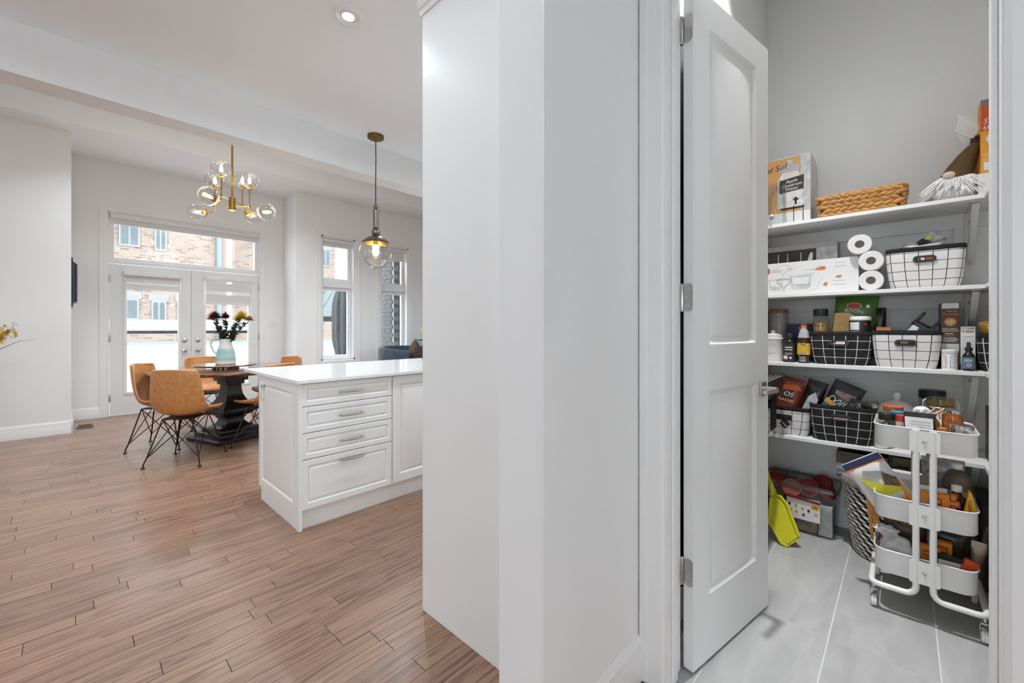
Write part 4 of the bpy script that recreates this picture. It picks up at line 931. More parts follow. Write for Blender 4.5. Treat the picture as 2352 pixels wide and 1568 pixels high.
tag(cushion(MB(), 0.36, 0.36, 0.12, M_).build('throw_pillow', mat('brown_pillow', (0.12, 0.07, 0.05), 0.8)), 'small brown throw pillow tipped on its corner in the tub chair', 'pillow')
t = thing('sofa', 'navy sofa piled with throws beside the tub chair', 'sofa', (5.42, 5.98, 0))
for n_, q in (('seat_base', (-0.33, 0.8, -0.5, 0.5, 0.08, 0.45)), ('backrest', (-0.33, 0.8, -0.5, -0.25, 0.45, 0.86)), ('arm', (-0.43, -0.34, -0.5, 0.5, 0.08, 0.80))): bx(n_, NAVY, *q, t, bevel=0.04, seg=4)
def drape(u, v):
    x = 4.96 + 0.9 * u; y_, z_ = (5.465, 0.865 - (0.25 - v) * 1.6) if v < 0.25 else ((5.48 + (v - 0.25) * 0.45, 0.875) if v < 0.8 else (5.765, 0.875 - (v - 0.8) * 1.0))
    return (x + 0.01 * math.sin(9 * v), y_ + 0.012 * math.sin(22 * u), z_ + 0.008 * math.sin(17 * u + 3 * v))
o = MB().grid(drape, 30, 16).build('throw_blanket', mat('mint_throw', (0.42, 0.60, 0.60), 0.9, var=0.1, vscale=20, bump=0.3, bscale=90)); tag(o, 'pale mint throw draped over the sofa back', 'blanket')
o.modifiers.new('thick', 'SOLIDIFY').thickness = 0.012
def crump(u, v):
    a, e_ = 2 * PI * u, PI * v; r = 1 + 0.18 * math.sin(5 * a + 3 * e_) * math.sin(e_) + 0.12 * math.sin(9 * e_ + 2 * a) + 0.08 * math.sin(13 * a - 7 * e_)
    return (5.20 + 0.33 * r * math.cos(a) * math.sin(e_) + 0.05, 5.65 + 0.13 * r * math.sin(a) * math.sin(e_), 0.955 + 0.085 * r * math.cos(e_) + (0.10 * math.exp(-((u - 0.5) / 0.12) ** 2) * math.sin(e_)))
tag(MB().grid(crump, 60, 26).build('crumpled_blanket', mat('grey_fleece', (0.46, 0.44, 0.42), 0.95, var=0.4, vscale=9, bump=0.6, bscale=30)), 'crumpled light grey fleece blanket on top of the sofa', 'blanket')

# wire fruit basket on the worktop, half hidden by the tall cabinet
t = thing('wire_basket', 'black wire fruit basket on the worktop beside the tall panel', 'basket', (2.47, 3.38, 0.9165))
wm = MB()
for r, z in ((0.10, 0.004), (0.14, 0.07), (0.165, 0.14), (0.17, 0.20)):
    wm.tube([(r * math.cos(2 * PI * i / 28), r * math.sin(2 * PI * i / 28), z) for i in range(28)], 0.0028 if z < 0.19 else 0.004, 5, True)
for i in range(14):
    a = 2 * PI * i / 14; wm.tube([(r * math.cos(a), r * math.sin(a), z) for r, z in ((0.03, 0.004), (0.10, 0.004), (0.14, 0.07), (0.165, 0.14), (0.17, 0.20))], 0.0025, 5)
wm.build('wires', BLK, t)
BAN = mat('banana_yellow', (0.72, 0.42, 0.02), 0.5, var=0.15, vscale=25); RED = mat('apple_red', (0.30, 0.02, 0.015), 0.35, var=0.3); GRN = mat('dark_green_veg', (0.02, 0.06, 0.02), 0.4)
for i, (p, m_, lb) in enumerate((((-0.09, -0.06, 0.16), RED, 'red apple in the wire basket'), ((-0.02, 0.06, 0.075), RED, 'dark red apple low in the wire basket'), ((0.04, -0.07, 0.16), GRN, 'dark green avocado in the wire basket'))):
    o = thing('fruit', lb, 'fruit', (2.47 + p[0], 3.38 + p[1], 0.9165 + p[2])); MB().lathe([(0.004, -0.034), (0.02, -0.036), (0.036, -0.015), (0.038, 0.005), (0.03, 0.026), (0.012, 0.032), (0.004, 0.026)], 16).build('flesh', m_, o); MB().tube([(0, 0, 0.026), (0.004, 0, 0.042)], 0.0015, 5).build('stalk', BLK, o)
for i, (dy, dz, lb) in enumerate(((0.02, 0.255, 'upper banana lying across the wire basket'), (-0.05, 0.225, 'lower banana lying across the wire basket'))):
    pts = [(2.47 - 0.17 + 0.028 * k, 3.36 + dy - 0.03, 0.9165 + dz - 0.035 * math.sin(PI * k / 8) + (0.05 - 0.005 * k)) for k in range(9)]
    tag(MB().tube(pts, [0.006, 0.013, 0.018, 0.019, 0.019, 0.018, 0.016, 0.011, 0.005], 8).build('banana', BAN), lb, 'banana')
def fuzz(u, v):
    a, e_ = 2 * PI * u, PI * v; r = 0.085 * (1 + 0.13 * math.sin(6 * a + 4 * e_) * math.sin(e_) + 0.1 * math.sin(8 * e_))
    return (2.475 + r * math.cos(a) * math.sin(e_), 3.38 + r * math.sin(a) * math.sin(e_), 1.32 + r * math.cos(e_))
t = thing('dried_hydrangea', 'dry grey flower head standing out of the wire basket', 'dried flower', (2.475, 3.38, 0.93))
m_ = MB().grid(fuzz, 36, 18); m_.v = [(a - 2.475, b_ - 3.38, c - 0.93) for a, b_, c in m_.v]
m_.build('flower_head', mat('dry_grey', (0.30, 0.29, 0.28), 0.95, var=0.6, vscale=40, bump=0.8, bscale=60), t); MB().tube([(0, 0, 0), (0.01, 0, 0.2), (0, 0, 0.33)], 0.004, 6).build('stem', TWIG, t)

# ================================================================== PANTRY GOODS
def carton(name, label, cat, y0, y1, z0, h, x, dep, m, group=None, roty=0.0, rotz=0.0, lid=None):
    # upright box whose printed face looks to -X; local origin at the bottom middle of that face
    t = thing(name, label, cat, (x, (y0 + y1) / 2, z0), (0, 0, rotz), group); w = abs(y0 - y1)
    bx('box_body', m, 0, dep, -w / 2, w / 2, 0, h, t, bevel=0.001)
    return t
GRIDM = {}
def grid_mat(name, base, line):
    m, nt, b = nodes_of(name, base, 0.85)
    uv = nt.nodes.new('ShaderNodeUVMap'); sp = nt.nodes.new('ShaderNodeSeparateXYZ'); nt.links.new(uv.outputs[0], sp.inputs[0])
    outs = []
    for i in (0, 1):
        fr = nt.nodes.new('ShaderNodeMath'); fr.operation = 'FRACT'; nt.links.new(sp.outputs[i], fr.inputs[0])
        lt = nt.nodes.new('ShaderNodeMath'); lt.operation = 'LESS_THAN'; lt.inputs[1].default_value = 0.06; nt.links.new(fr.outputs[0], lt.inputs[0]); outs.append(lt)
    mxm = nt.nodes.new('ShaderNodeMath'); mxm.operation = 'MAXIMUM'; nt.links.new(outs[0].outputs[0], mxm.inputs[0]); nt.links.new(outs[1].outputs[0], mxm.inputs[1])
    mix = nt.nodes.new('ShaderNodeMix'); mix.data_type = 'RGBA'; mix.inputs[6].default_value = (*base, 1); mix.inputs[7].default_value = (*line, 1); nt.links.new(mxm.outputs[0], mix.inputs[0]); nt.links.new(mix.outputs[2], b.inputs['Base Color'])
    return m
GW = grid_mat('white_canvas_black_grid', (0.80, 0.78, 0.77), (0.012, 0.012, 0.012)); GB = grid_mat('black_canvas_white_grid', (0.011, 0.011, 0.011), (0.76, 0.75, 0.73))
def fabric_bin(label, y0, y1, z0, h, x, dep, black, peek=()):
    t = thing('storage_bin', label, 'storage bin', (x + dep / 2, (y0 + y1) / 2, z0), group='gridded fabric bins'); w = abs(y0 - y1)
    nu, nv = 72, 10
    def ring(f):
        k = 0.90 + 0.10 * min(1, f * 1.15) - (0.05 * (1 - f) ** 6)
        bul = 1 + 0.012 * math.sin(PI * f)
        return rrect(dep * k * bul, w * k * bul, 0.035, 17)[:nu]
    verts, uvs, faces = [], [], []
    for j in range(nv + 1):
        f = j / nv; rg = ring(f); s = 0.0
        base = ring(1.0); L = sum(math.dist(base[i], base[(i + 1) % nu]) for i in range(nu)); n = round(L / 0.0535)
        acc = 0.0
        for i in range(nu + 1):
            p = rg[i % nu]; verts.append((p[0], p[1], f * h)); uvs.append((acc / L * n + 0.5, f * h / 0.0465 + 0.12))
            acc += math.dist(base[i % nu], base[(i + 1) % nu])
    for j in range(nv):
        for i in range(nu): a = j * (nu + 1) + i; faces.append((a, a + 1, a + nu + 2, a + nu + 1))
    me = bpy.data.meshes.new('fabric_body'); me.from_pydata(verts, [], faces)
    ul = me.uv_layers.new(name='UVMap')
    for p in me.polygons:
        p.use_smooth = True
        for li in p.loop_indices: ul.data[li].uv = uvs[me.loops[li].vertex_index]
    me.materials.append(GB if black else GW)
    o = bpy.data.objects.new('fabric_body', me); COL.objects.link(o); o.parent = t
    sd = o.modifiers.new('thick', 'SOLIDIFY'); sd.thickness = 0.003; sd.offset = 1
    rb = ring(1.0)
    band = MB(); band.loft([[(p[0] * a, p[1] * b_, z) for p in rb] for a, b_, z in ((1.035, 1.030, h - 0.021), (1.045, 1.036, h - 0.018), (1.045, 1.036, h), (1.03, 1.025, h + 0.003), (0.96, 0.97, h), (0.955, 0.965, h - 0.07))], False, False); band.build('rim_band', BLKF, t, fix=False)
    MB().prism([(p[0] * 0.96, p[1] * 0.965) for p in ring(0.0)], 0.004, h - 0.075).build('lining', BLKF, t, smooth=False)
    # oval handle on the front, shade of its hole painted as a dark plate
    xs_ = -dep / 2 * 0.985 - 0.007; zc_ = h - 0.062
    st = rrect(0.086, 0.034, 0.0165, 6, 0, zc_); hs_ = MB().prism(st, xs_ - 0.003, xs_ + 0.008, 'x').build('handle_slot', BLKPL, t)
    MB().prism(rrect(0.070, 0.020, 0.0095, 6, 0, zc_), xs_ - 0.0036, xs_ - 0.003, 'x').build('slot_shade_plate', mat('slot_shade_dark', (0.02, 0.015, 0.012), 0.8), hs_, smooth=False)
    for (a, b_, c, d, mm) in peek: MB().box(xs_ - 0.0042, xs_ - 0.0036, a, b_, zc_ + c, zc_ + d).build('slot_peek', mm, hs_, smooth=False)
    return t
def pouch_mb(w, h, th, n=12, crimp=0.06, wav=0.0):
    mb = MB()
    for sg in (-1, 1):
        def fn(u, v, sg=sg):
            a, b_ = 2 * u - 1, v
            k = max(0.0, 1 - abs(a) ** 3.0) ** 0.6 * (max(0.0, min(1, b_ / 0.08)) ** 0.5) * (max(0.0, min(1, (1 - b_) / (crimp * 4))) ** 0.8)
            ww = w / 2 * (1 - 0.05 * math.sin(PI * b_))
            return (sg * (th / 2 * k + 0.001) + wav * math.sin(7 * u + 5 * v) * 0.5, a * ww, b_ * h)
        mb.grid(fn, n, n)
    return mb
def pouch(name, label, cat, y, z, x, w, h, th, m, rot=(0, 0, 0), group=None, wav=0.003):
    t = thing(name, label, cat, (x, y, z), rot, group)
    pouch_mb(w, h, th, 14, wav=wav).build('bag_body', m, t, ang=60); return t
def jar(name, label, cat, x, y, z, prof, m, n=24, group=None):
    t = thing(name, label, cat, (x, y, z), group=group); MB().lathe(prof, n).build('body', m, t); return t
TERRA = S(190, 125, 70); KRAFT = mat('kraft_tan', S(200, 150, 90), 0.6, var=0.1)
ORANGE = mat('print_orange', S(225, 135, 45), 0.5, var=0.1, vscale=20); DORANGE = mat('print_deep_orange', S(190, 70, 15), 0.5, var=0.1); AMBER = mat('print_amber', S(218, 150, 25), 0.5, var=0.08)
LGREY = mat('print_light_grey', (0.5, 0.5, 0.5), 0.5, var=0.3, vscale=30); CHOC = mat('print_chocolate', (0.085, 0.03, 0.018), 0.45, var=0.25, vscale=18); CREAM = mat('cream_print', (0.72, 0.62, 0.5), 0.6)
REDP = mat('print_red', (0.35, 0.03, 0.02), 0.5); NAVYP = mat('print_navy', (0.02, 0.03, 0.10), 0.5, var=0.2); GREENP = mat('print_green', (0.02, 0.15, 0.06), 0.5)

# ---------------- top shelf
z = ST[3]
t = carton('dispenser_box', 'large beverage dispenser box with a chalkboard sign printed on its front', 'box', 0.655, 0.406, z, 0.425, 3.05, 0.22, WHTM)
plate(t, 'photo_print', KRAFT, -0.075, 0.1245, 0.085, 0.42, -0.0002); plate(t, 'photo_print', LGREY, -0.1245, -0.075, 0.085, 0.42, -0.0002)
jp = [(0.045, 0.11), (-0.085, 0.11), (-0.085, 0.28), (-0.06, 0.33), (0.02, 0.33), (0.045, 0.28)]
poly(t, 'printed_jar', mat('print_jar', (0.66, 0.64, 0.62), 0.5, var=0.25, vscale=30), jp, -0.001); plate(t, 'printed_lid', GREYP, -0.07, 0.03, 0.33, 0.375, -0.001); plate(t, 'printed_knob', LGREY, -0.035, -0.005, 0.375, 0.405, -0.001)
sg = MB().prism([(0.035, 0.205), (-0.09, 0.215), (-0.092, 0.30), (0.035, 0.285)], -0.0026, -0.0018, 'x').build('printed_sign', mat('chalkboard', (0.02, 0.017, 0.016), 0.6), t, smooth=False)
for i, (s_, a) in enumerate((('Apple', 0.272), ('Cinnamon', 0.248), ('Water', 0.225))): txt(sg, 'lettering', s_, 0.026, -0.028, a, -0.003, WTXT, 0.08, shear=0.25)
txt(t, 'lettering', 'el Sol', 0.05, 0.055, 0.365, -0.0022, DKTXT, 0.1, shear=0.3)
plate(t, 'printed_stand', BLK, -0.092, 0.03, 0.10, 0.112, -0.0018)
for a in (-0.04, -0.088): plate(t, 'printed_leg', BLK, a - 0.002, a + 0.002, 0.02, 0.12, -0.0018)
poly(t, 'printed_tap', BLK, [(-0.045, 0.125), (-0.055, 0.125), (-0.056, 0.15), (-0.068, 0.155), (-0.05, 0.172), (-0.033, 0.155), (-0.044, 0.15)], -0.0022)
jt = thing('glass_dispenser', 'clear glass drink dispenser jar with a chrome tap at the shelf end', 'jar', (3.005, 0.578, z))
MB().lathe([(0.050, 0.0), (0.054, 0.006), (0.054, 0.19), (0.046, 0.215), (0.040, 0.225), (0.040, 0.235)], 30, cap1=False).build('glass_body', JARG, jt)
MB().lathe([(0.042, 0.235), (0.044, 0.24), (0.044, 0.252), (0.03, 0.258)], 28).build('glass_lid', JARG, jt)
MB().lathe([(0.016, 0), (0.016, 0.006), (0.008, 0.01), (0.008, 0.03), (0.003, 0.034)], 14, M=Matrix.Rotation(-PI / 2, 4, 'Y')).build('tap', STEEL, jt, loc=(-0.053, 0.012, 0.045))
# woven tray
WICK = mat('water_hyacinth', S(184, 132, 68, 0.95), 0.6, var=0.25, vscale=40, bump=0.3, bscale=90)
t = thing('woven_tray', 'shallow brown woven hyacinth tray on the top shelf', 'basket', (3.095, 0.178, z))
TW_, TD_, TH_ = 0.375, 0.22, 0.125
wv = MB()
def strand(mb, p, d, L, r, up=(0, 0, 1)):
    d = Vector(d).normalized(); p = Vector(p)
    mb.tube([p - d * L / 2, p - d * L / 4, p, p + d * L / 4, p + d * L / 2], [r * 0.25, r * 0.85, r, r * 0.85, r * 0.25], 6)
per = [(-TD_ / 2, TW_ / 2), (-TD_ / 2, -TW_ / 2), (TD_ / 2, -TW_ / 2), (TD_ / 2, TW_ / 2)]
for r in range(5):
    zz = 0.014 + r * 0.0235; fl = 0.92 + 0.08 * r / 4
    for s_ in range(4):
        a, b_ = Vector((*per[s_], 0)) * fl, Vector((*per[(s_ + 1) % 4], 0)) * fl; Ln = (b_ - a).length; n = int(Ln / 0.036)
        for i in range(n):
            p = a.lerp(b_, (i + 0.5 + (0.5 if r % 2 else 0)) / (n + 0.5)); tl = 0.34 if r % 2 else -0.34
            dd = (b_ - a).normalized() + Vector((0, 0, tl)); strand(wv, (p.x, p.y, zz), dd, 0.060, 0.0128)
wo = wv.build('woven_side', WICK, t); wo['kind'] = 'stuff'
bx('liner', mat('wicker_dark', (0.10, 0.05, 0.02), 0.9), -TD_ / 2 * 0.9, TD_ / 2 * 0.9, -TW_ / 2 * 0.9, TW_ / 2 * 0.9, 0.0, 0.085, t)
MB().tube([(x_ * 1.0, y_ * 1.0, 0.122) for x_, y_ in rrect(TD_ * 1.0, TW_ * 1.0, 0.02, 4)], 0.006, 6, True).build('rim_cord', WICK, t)
o = carton('card_box', 'dark grey box corner sticking out of the woven tray', 'box', 0.16, 0.05, z + 0.086, 0.03, 3.08, 0.1, mat('charcoal_card', (0.06, 0.06, 0.06), 0.7)); o.rotation_euler = (0.38, 0, 0)
# gnome
t = thing('gnome_figure', 'plush gnome with a tall brown hat and shaggy white beard', 'plush toy', (3.06, -0.19, z))
bd = MB(); FUR = mat('white_fur', (0.82, 0.81, 0.80), 0.9, var=0.12, vscale=60)
MB().sphere((0, 0, 0.07), (0.07, 0.095, 0.072), 20, 12).build('body', mat('fur_base', (0.66, 0.65, 0.64), 0.95), t)
for i in range(760):
    a = random.uniform(-PI, PI); e_ = random.uniform(-0.35, 1.35); p = Vector((0.066 * math.cos(a) * math.cos(e_), 0.090 * math.sin(a) * math.cos(e_), 0.075 + 0.068 * math.sin(e_)))
    tn = Vector((math.cos(a) * 0.4, math.sin(a) * 0.9, -0.75 - random.random() * 0.4)).normalized(); L_ = random.uniform(0.03, 0.055); p2 = p + tn * L_ * 0.5 + Vector((p.x, p.y, 0)) * 0.12; p3 = p + tn * L_ + Vector((p.x, p.y, 0)) * 0.1
    p3.z = max(p3.z, 0.003); p2.z = max(p2.z, 0.003)
    bd.tube([p, p2, p3], [0.003, 0.0028, 0.0006], 4)
fo = bd.build('beard_fur', FUR, t); fo['kind'] = 'stuff'
hat = MB(); ax = [Vector((0, 0.0, 0.115)), Vector((0.0, -0.02, 0.165)), Vector((0.0, -0.042, 0.215)), Vector((0.0, -0.062, 0.255)), Vector((0, -0.078, 0.285))]
hat.tube(ax, [0.058, 0.050, 0.038, 0.025, 0.012], 18); hat.build('hat', mat('brown_felt', (0.085, 0.048, 0.014), 0.9, var=0.2, vscale=15), t)
MB().sphere((-0.055, 0.025, 0.128), (0.017, 0.024, 0.018), 14, 9).build('nose', mat('skin_felt', (0.68, 0.52, 0.40), 0.7), t)
pm_ = MB().sphere((0, -0.074, 0.288), 0.021, 12, 8)
for i in range(60):
    a = random.uniform(0, 2 * PI); e_ = random.uniform(-1.5, 1.5); d_ = Vector((math.cos(a) * math.cos(e_), math.sin(a) * math.cos(e_), math.sin(e_))); pm_.tube([Vector((0, -0.074, 0.288)) + d_ * 0.018, Vector((0, -0.074, 0.288)) + d_ * 0.027], 0.002, 4)
pm_.build('pompom', mat('maroon_wool', (0.06, 0.008, 0.006), 0.95), t)
# light bulb box on a white carton, opened carton behind
carton('white_carton', 'plain white carton under the light bulb box', 'box', -0.262, -0.44, z, 0.108, 3.0, 0.16, WHTM)
t = carton('light_bulb_box', 'orange and amber light bulb box at the right end of the top shelf', 'box', -0.2705, -0.43, z + 0.1085, 0.35, 3.0, 0.11, AMBER)
plate(t, 'top_print', DORANGE, -0.0797, 0.0797, 0.20, 0.317, -0.0002); plate(t, 'flap_print', mat('flap_grey', (0.18, 0.16, 0.14), 0.7), -0.0797, 0.0797, 0.317, 0.349, -0.0002)
txt(t, 'lettering', 'SYL', 0.036, 0.073, 0.245, -0.0012, WTXT, align='LEFT', shear=0.2, sx=0.9); txt(t, 'lettering', '60', 0.032, 0.073, 0.214, -0.0012, WTXT, align='LEFT', sx=0.9)
poly(t, 'printed_bulb', PAPER, [(0.065 - 0.001 * 0, 0.16), (0.055, 0.18), (0.03, 0.19), (0.0, 0.18), (-0.01, 0.16), (0.0, 0.13), (0.01, 0.10), (0.045, 0.10), (0.055, 0.135)], -0.0004)
for zz in (0.088, 0.080, 0.066, 0.058): plate(t, 'small_print', CREAM, 0.02, 0.072, zz, zz + 0.003, -0.0004)
plate(t, 'printed_square', PAPER, 0.02, 0.07, 0.012, 0.05, -0.0004); plate(t, 'printed_square', AMBER, 0.03, 0.045, 0.012, 0.035, -0.0014)
t = carton('opened_carton', 'opened orange carton with white flaps behind the gnome', 'box', -0.262, -0.40, z, 0.31, 3.15, 0.12, ORANGE)
fl = MB(); fl.add([(-0.09, 0.081, 0.414), (-0.09, 0.060, 0.352), (-0.075, 0.074, 0.292), (-0.09, 0.140, 0.354), (-0.095, 0.131, 0.438)], [(0, 1, 2, 3, 4)]); o = fl.build('flap', PAPER, t, smooth=False, fix=False); o.modifiers.new('th', 'SOLIDIFY').thickness = 0.002
fl = MB(); fl.add([(-0.07, 0.072, 0.285), (-0.075, 0.13, 0.345), (-0.05, 0.11, 0.28), (0.0, 0.069, 0.20)], [(0, 1, 2, 3)]); o = fl.build('flap', PAPER, t, smooth=False, fix=False); o.modifiers.new('th', 'SOLIDIFY').thickness = 0.002
fl = MB(); fl.add([(-0.0, 0.069, 0.30), (0.0, -0.05, 0.31), (0.02, -0.05, 0.40), (0.02, 0.05, 0.43)], [(0, 1, 2, 3)]); o = fl.build('flap', mat('card_brown', (0.12, 0.08, 0.03), 0.8), t, smooth=False, fix=False); o.modifiers.new('th', 'SOLIDIFY').thickness = 0.002

# ---------------- third shelf
z = ST[2]
t = carton('candle_box', 'long dark photo box lying behind the glassware box', 'box', 0.66, 0.285, z, 0.315, 3.125, 0.14, mat('box_taupe', (0.42, 0.40, 0.38), 0.6))
plate(t, 'photo_print', mat('print_dark_plum', (0.035, 0.025, 0.024), 0.3, var=0.5, vscale=12), -0.085, 0.187, 0.15, 0.283, -0.0002); plate(t, 'photo_print', LGREY, -0.187, -0.085, 0.15, 0.283, -0.0002)
for a in (0.11, 0.06, -0.01): plate(t, 'printed_highlight', LGREY, a, a + 0.006, 0.19, 0.265, -0.0012)
poly(t, 'printed_oval', PAPER, [(-0.055 + 0.012 * math.cos(q) + 0.012 * math.sin(q) * -0.6, 0.22 + 0.042 * math.sin(q)) for q in [2 * PI * i / 14 for i in range(14)]], -0.0012)
t = carton('glassware_box', 'white glass cookware box with small food pictures', 'box', 0.655, 0.182, z, 0.198, 3.03, 0.085, PAPER)
plate(t, 'red_logo', REDP, 0.1955, 0.214, 0.135, 0.168, -0.0002); txt(t, 'lettering', 'C', 0.02, 0.205, 0.15, -0.0012, WTXT)
lines(t, 'small_print', GREYP, 0.125, 0.19, (0.145, 0.155), -0.0002, 0.004); lines(t, 'small_print', GREYP, 0.075, 0.10, (0.15, 0.156, 0.162), -0.0002, 0.0012)
BOWL = mat('print_glass_bowl', (0.55, 0.56, 0.56), 0.3, var=0.3, vscale=25)
for a, b_, w_, h_ in ((0.165, 0.03, 0.075, 0.07), (0.035, 0.03, 0.11, 0.085)):
    poly(t, 'printed_bowl', BOWL, [(a + w_ / 2, b_ + h_), (a - w_ / 2, b_ + h_), (a - w_ / 2 * 0.85, b_ + 0.01), (a - w_ / 2 * 0.6, b_), (a + w_ / 2 * 0.6, b_), (a + w_ / 2 * 0.85, b_ + 0.01)], -0.0002)
    poly(t, 'printed_bowl_inside', PAPER, [(a + w_ / 2 * .8, b_ + h_ * .85), (a - w_ / 2 * .8, b_ + h_ * .85), (a - w_ / 2 * 0.7, b_ + h_ * .35), (a + w_ / 2 * .7, b_ + h_ * .35)], -0.0012)
FOOD = mat('print_food', S(200, 110, 50), 0.5, var=0.5, vscale=60)
for a, b_, w_, h_ in ((-0.06, 0.135, 0.055, 0.022), (-0.145, 0.085, 0.03, 0.014), (-0.085, 0.042, 0.022, 0.022)):
    poly(t, 'printed_food', FOOD, [(a + w_ / 2, b_ + h_ * .3), (a, b_ + h_), (a - w_ / 2, b_ + h_ * .9), (a - w_ / 2, b_ + h_ * .2), (a, b_)], -0.0002)
for a, b_, w_ in ((-0.155, 0.15, 0.05), (-0.15, 0.045, 0.055), (-0.01, 0.12, 0.05)):
    r_ = MB(); [r_.box(-0.0007, 0, a - w_ / 2, a + w_ / 2, b_ + k, b_ + k + 0.0025) for k in (0.0, 0.022)]; r_.build('printed_outline', GREYP, t, smooth=False)
WIREW = mat('white_wire', (0.74, 0.73, 0.71), 0.35)
t = thing('wire_stand', 'thin white wire display stand in front of the glassware box', 'stand', (2.99, 0.535, z))
w_ = MB().tube([(0, 0, 0.004), (0, 0, 0.125), (0, 0.02, 0.145), (0, 0.036, 0.155), (0, 0.032, 0.168), (0, 0.012, 0.178), (0, -0.012, 0.178), (0, -0.032, 0.17), (0, -0.036, 0.158), (0, -0.02, 0.145), (0, 0, 0.128)], 0.0022, 6)
w_.tube([(0, 0.09, 0.004), (0, -0.13, 0.004), (0, -0.165, 0.03), (0, -0.19, 0.09)], 0.0022, 6); w_.tube([(0.02, 0.09, 0.003), (0.02, -0.16, 0.003)], 0.002, 6); w_.tube([(0, 0, 0.003), (0.035, 0, 0.003)], 0.002, 6)
w_.build('wire', WIREW, t)
TP = mat('tissue_white', (0.80, 0.785, 0.775), 0.95, var=0.03, bump=0.15, bscale=80); CORE = mat('card_core', (0.10, 0.085, 0.075), 0.9)
R_ = 0.0535
for (yy, zz, lb) in ((0.129, z + R_, 'bottom toilet paper roll of the stack beside the white bin'), (0.1285, z + 3 * R_, 'middle toilet paper roll of the stack of three'), (0.176, z + 3 * R_ + 0.0958, 'top toilet paper roll of the stack of three')):
    t = thing('toilet_paper_roll', lb, 'toilet paper', (2.985, yy, zz), group='toilet paper rolls')
    MB().lathe([(0.0205, 0.0), (0.051, 0.0), (R_, 0.004), (R_, 0.096), (0.051, 0.1), (0.0205, 0.1), (0.0205, 0.0)], 36, M=Matrix.Rotation(PI / 2, 4, 'Y'), cap0=False, cap1=False).build('paper', TP, t)
    MB().lathe([(0.0203, 0.001), (0.0203, 0.099), (0.019, 0.099), (0.019, 0.001)], 24, M=Matrix.Rotation(PI / 2, 4, 'Y'), cap0=False, cap1=True).build('core', CORE, t)
fabric_bin('white gridded bin beside the toilet paper on the third shelf', 0.066, -0.222, z, 0.208, 2.985, 0.22, False, ((0.0, 0.022, -0.006, 0.006, CREAM), (-0.03, -0.004, -0.006, 0.006, mat('copper_tin', (0.25, 0.07, 0.03), 0.4)), (0.014, 0.02, -0.007, 0.007, WHTM)))
t = pouch('plastic_bag', 'crinkled clear bag tied in black on top of the white bin', 'bag', -0.075, z + 0.135, 3.07, 0.16, 0.11, 0.08, mat('crinkled_film', (0.46, 0.45, 0.44), 0.25, var=0.4, vscale=40, bump=0.8, bscale=70), wav=0.012)
pouch_mb(0.075, 0.05, 0.03, 10, wav=0.01).build('bag_end', MATS['crinkled_film'], t, loc=(0, -0.035, 0.10), rot=(0.5, 0, 0)); MB().tube([(-0.02, 0.018, 0.10), (-0.025, 0.002, 0.115), (-0.02, -0.012, 0.105)], 0.012, 8).build('tie', BLK, t); bx('lime_tag', mat('lime', (0.50, 0.60, 0.05), 0.5), -0.03, -0.022, -0.03, -0.008, 0.115, 0.135, t)

# ---------------- second shelf
z = ST[1]
t = jar('ribbed_canister', 'ribbed grey glass canister with a wooden lid at the shelf end', 'canister', 3.20, 0.598, z, [(0.052, 0), (0.054, 0.01)] + [(0.054 - 0.0015 * (i % 2), 0.02 + i * 0.014) for i in range(20)] + [(0.053, 0.305)], mat('ribbed_glass', (0.40, 0.36, 0.33), 0.15, var=0.15, vscale=10))
MB().lathe([(0.054, 0.305), (0.055, 0.308), (0.055, 0.325), (0.05, 0.33)], 28).build('lid', mat('wood_lid', (0.30, 0.17, 0.08), 0.6), t)
CER = mat('white_ceramic', (0.74, 0.73, 0.71), 0.3, var=0.03)
t = jar('ceramic_canister', 'white embossed ceramic canister at the left of the second shelf', 'canister', 3.052, 0.600, z, [(0.056, 0), (0.058, 0.004), (0.056, 0.02), (0.055, 0.135), (0.058, 0.142), (0.05, 0.15)], CER)
MB().lathe([(0.052, 0.15), (0.05, 0.165), (0.02, 0.175), (0.008, 0.178), (0.014, 0.187), (0.012, 0.193), (0.004, 0.195)], 28).build('lid', CER, t)
em = MB(); em.tube([(-0.0565 * math.cos(0.55 * math.cos(q)), 0.0565 * math.sin(0.55 * math.cos(q)), 0.085 + 0.032 * math.sin(q)) for q in [2 * PI * i / 24 for i in range(24)]], 0.0013, 5, True); em.build('embossed_oval', CER, t)
t = carton('navy_box', 'navy blue box standing behind the small bottles', 'box', 0.535, 0.415, z, 0.235, 3.14, 0.06, NAVYP); txt(t, 'lettering', '8', 0.025, 0.0, 0.205, -0.001, WTXT)
t = jar('supplement_bottle', 'black supplement bottle with a white printed label', 'bottle', 3.028, 0.508, z, [(0.030, 0), (0.035, 0.006), (0.035, 0.118), (0.030, 0.132), (0.021, 0.138), (0.021, 0.145)], mat('dark_glass', (0.015, 0.013, 0.012), 0.12))
MB().lathe([(0.023, 0.143), (0.024, 0.148), (0.024, 0.170), (0.021, 0.174)], 22).build('lid', BLKPL, t)
def curved_label(parent, name, m, r, z0, z1, a0, a1, n=12):
    # label wrapped on the cylinder side that looks to -X ; angles around -X axis (positive to +Y)
    mb = MB(); pts = [a0 + (a1 - a0) * i / n for i in range(n + 1)]
    mb.add([(-r * math.cos(a), r * math.sin(a), zz) for zz in (z0, z1) for a in pts], [(i, i + 1, n + 2 + i, n + 1 + i) for i in range(n)])
    return mb.build(name, m, parent, fix=False)
curved_label(t, 'label', mat('label_black', (0.03, 0.027, 0.026), 0.5), 0.0354, 0.01, 0.112, -1.2, 1.2)
for zz, h_ in ((0.088, 0.006), (0.074, 0.005), (0.055, 0.002), (0.048, 0.002)): curved_label(t, 'label_print', WTXT, 0.0358, zz, zz + h_, -0.55, 0.6)
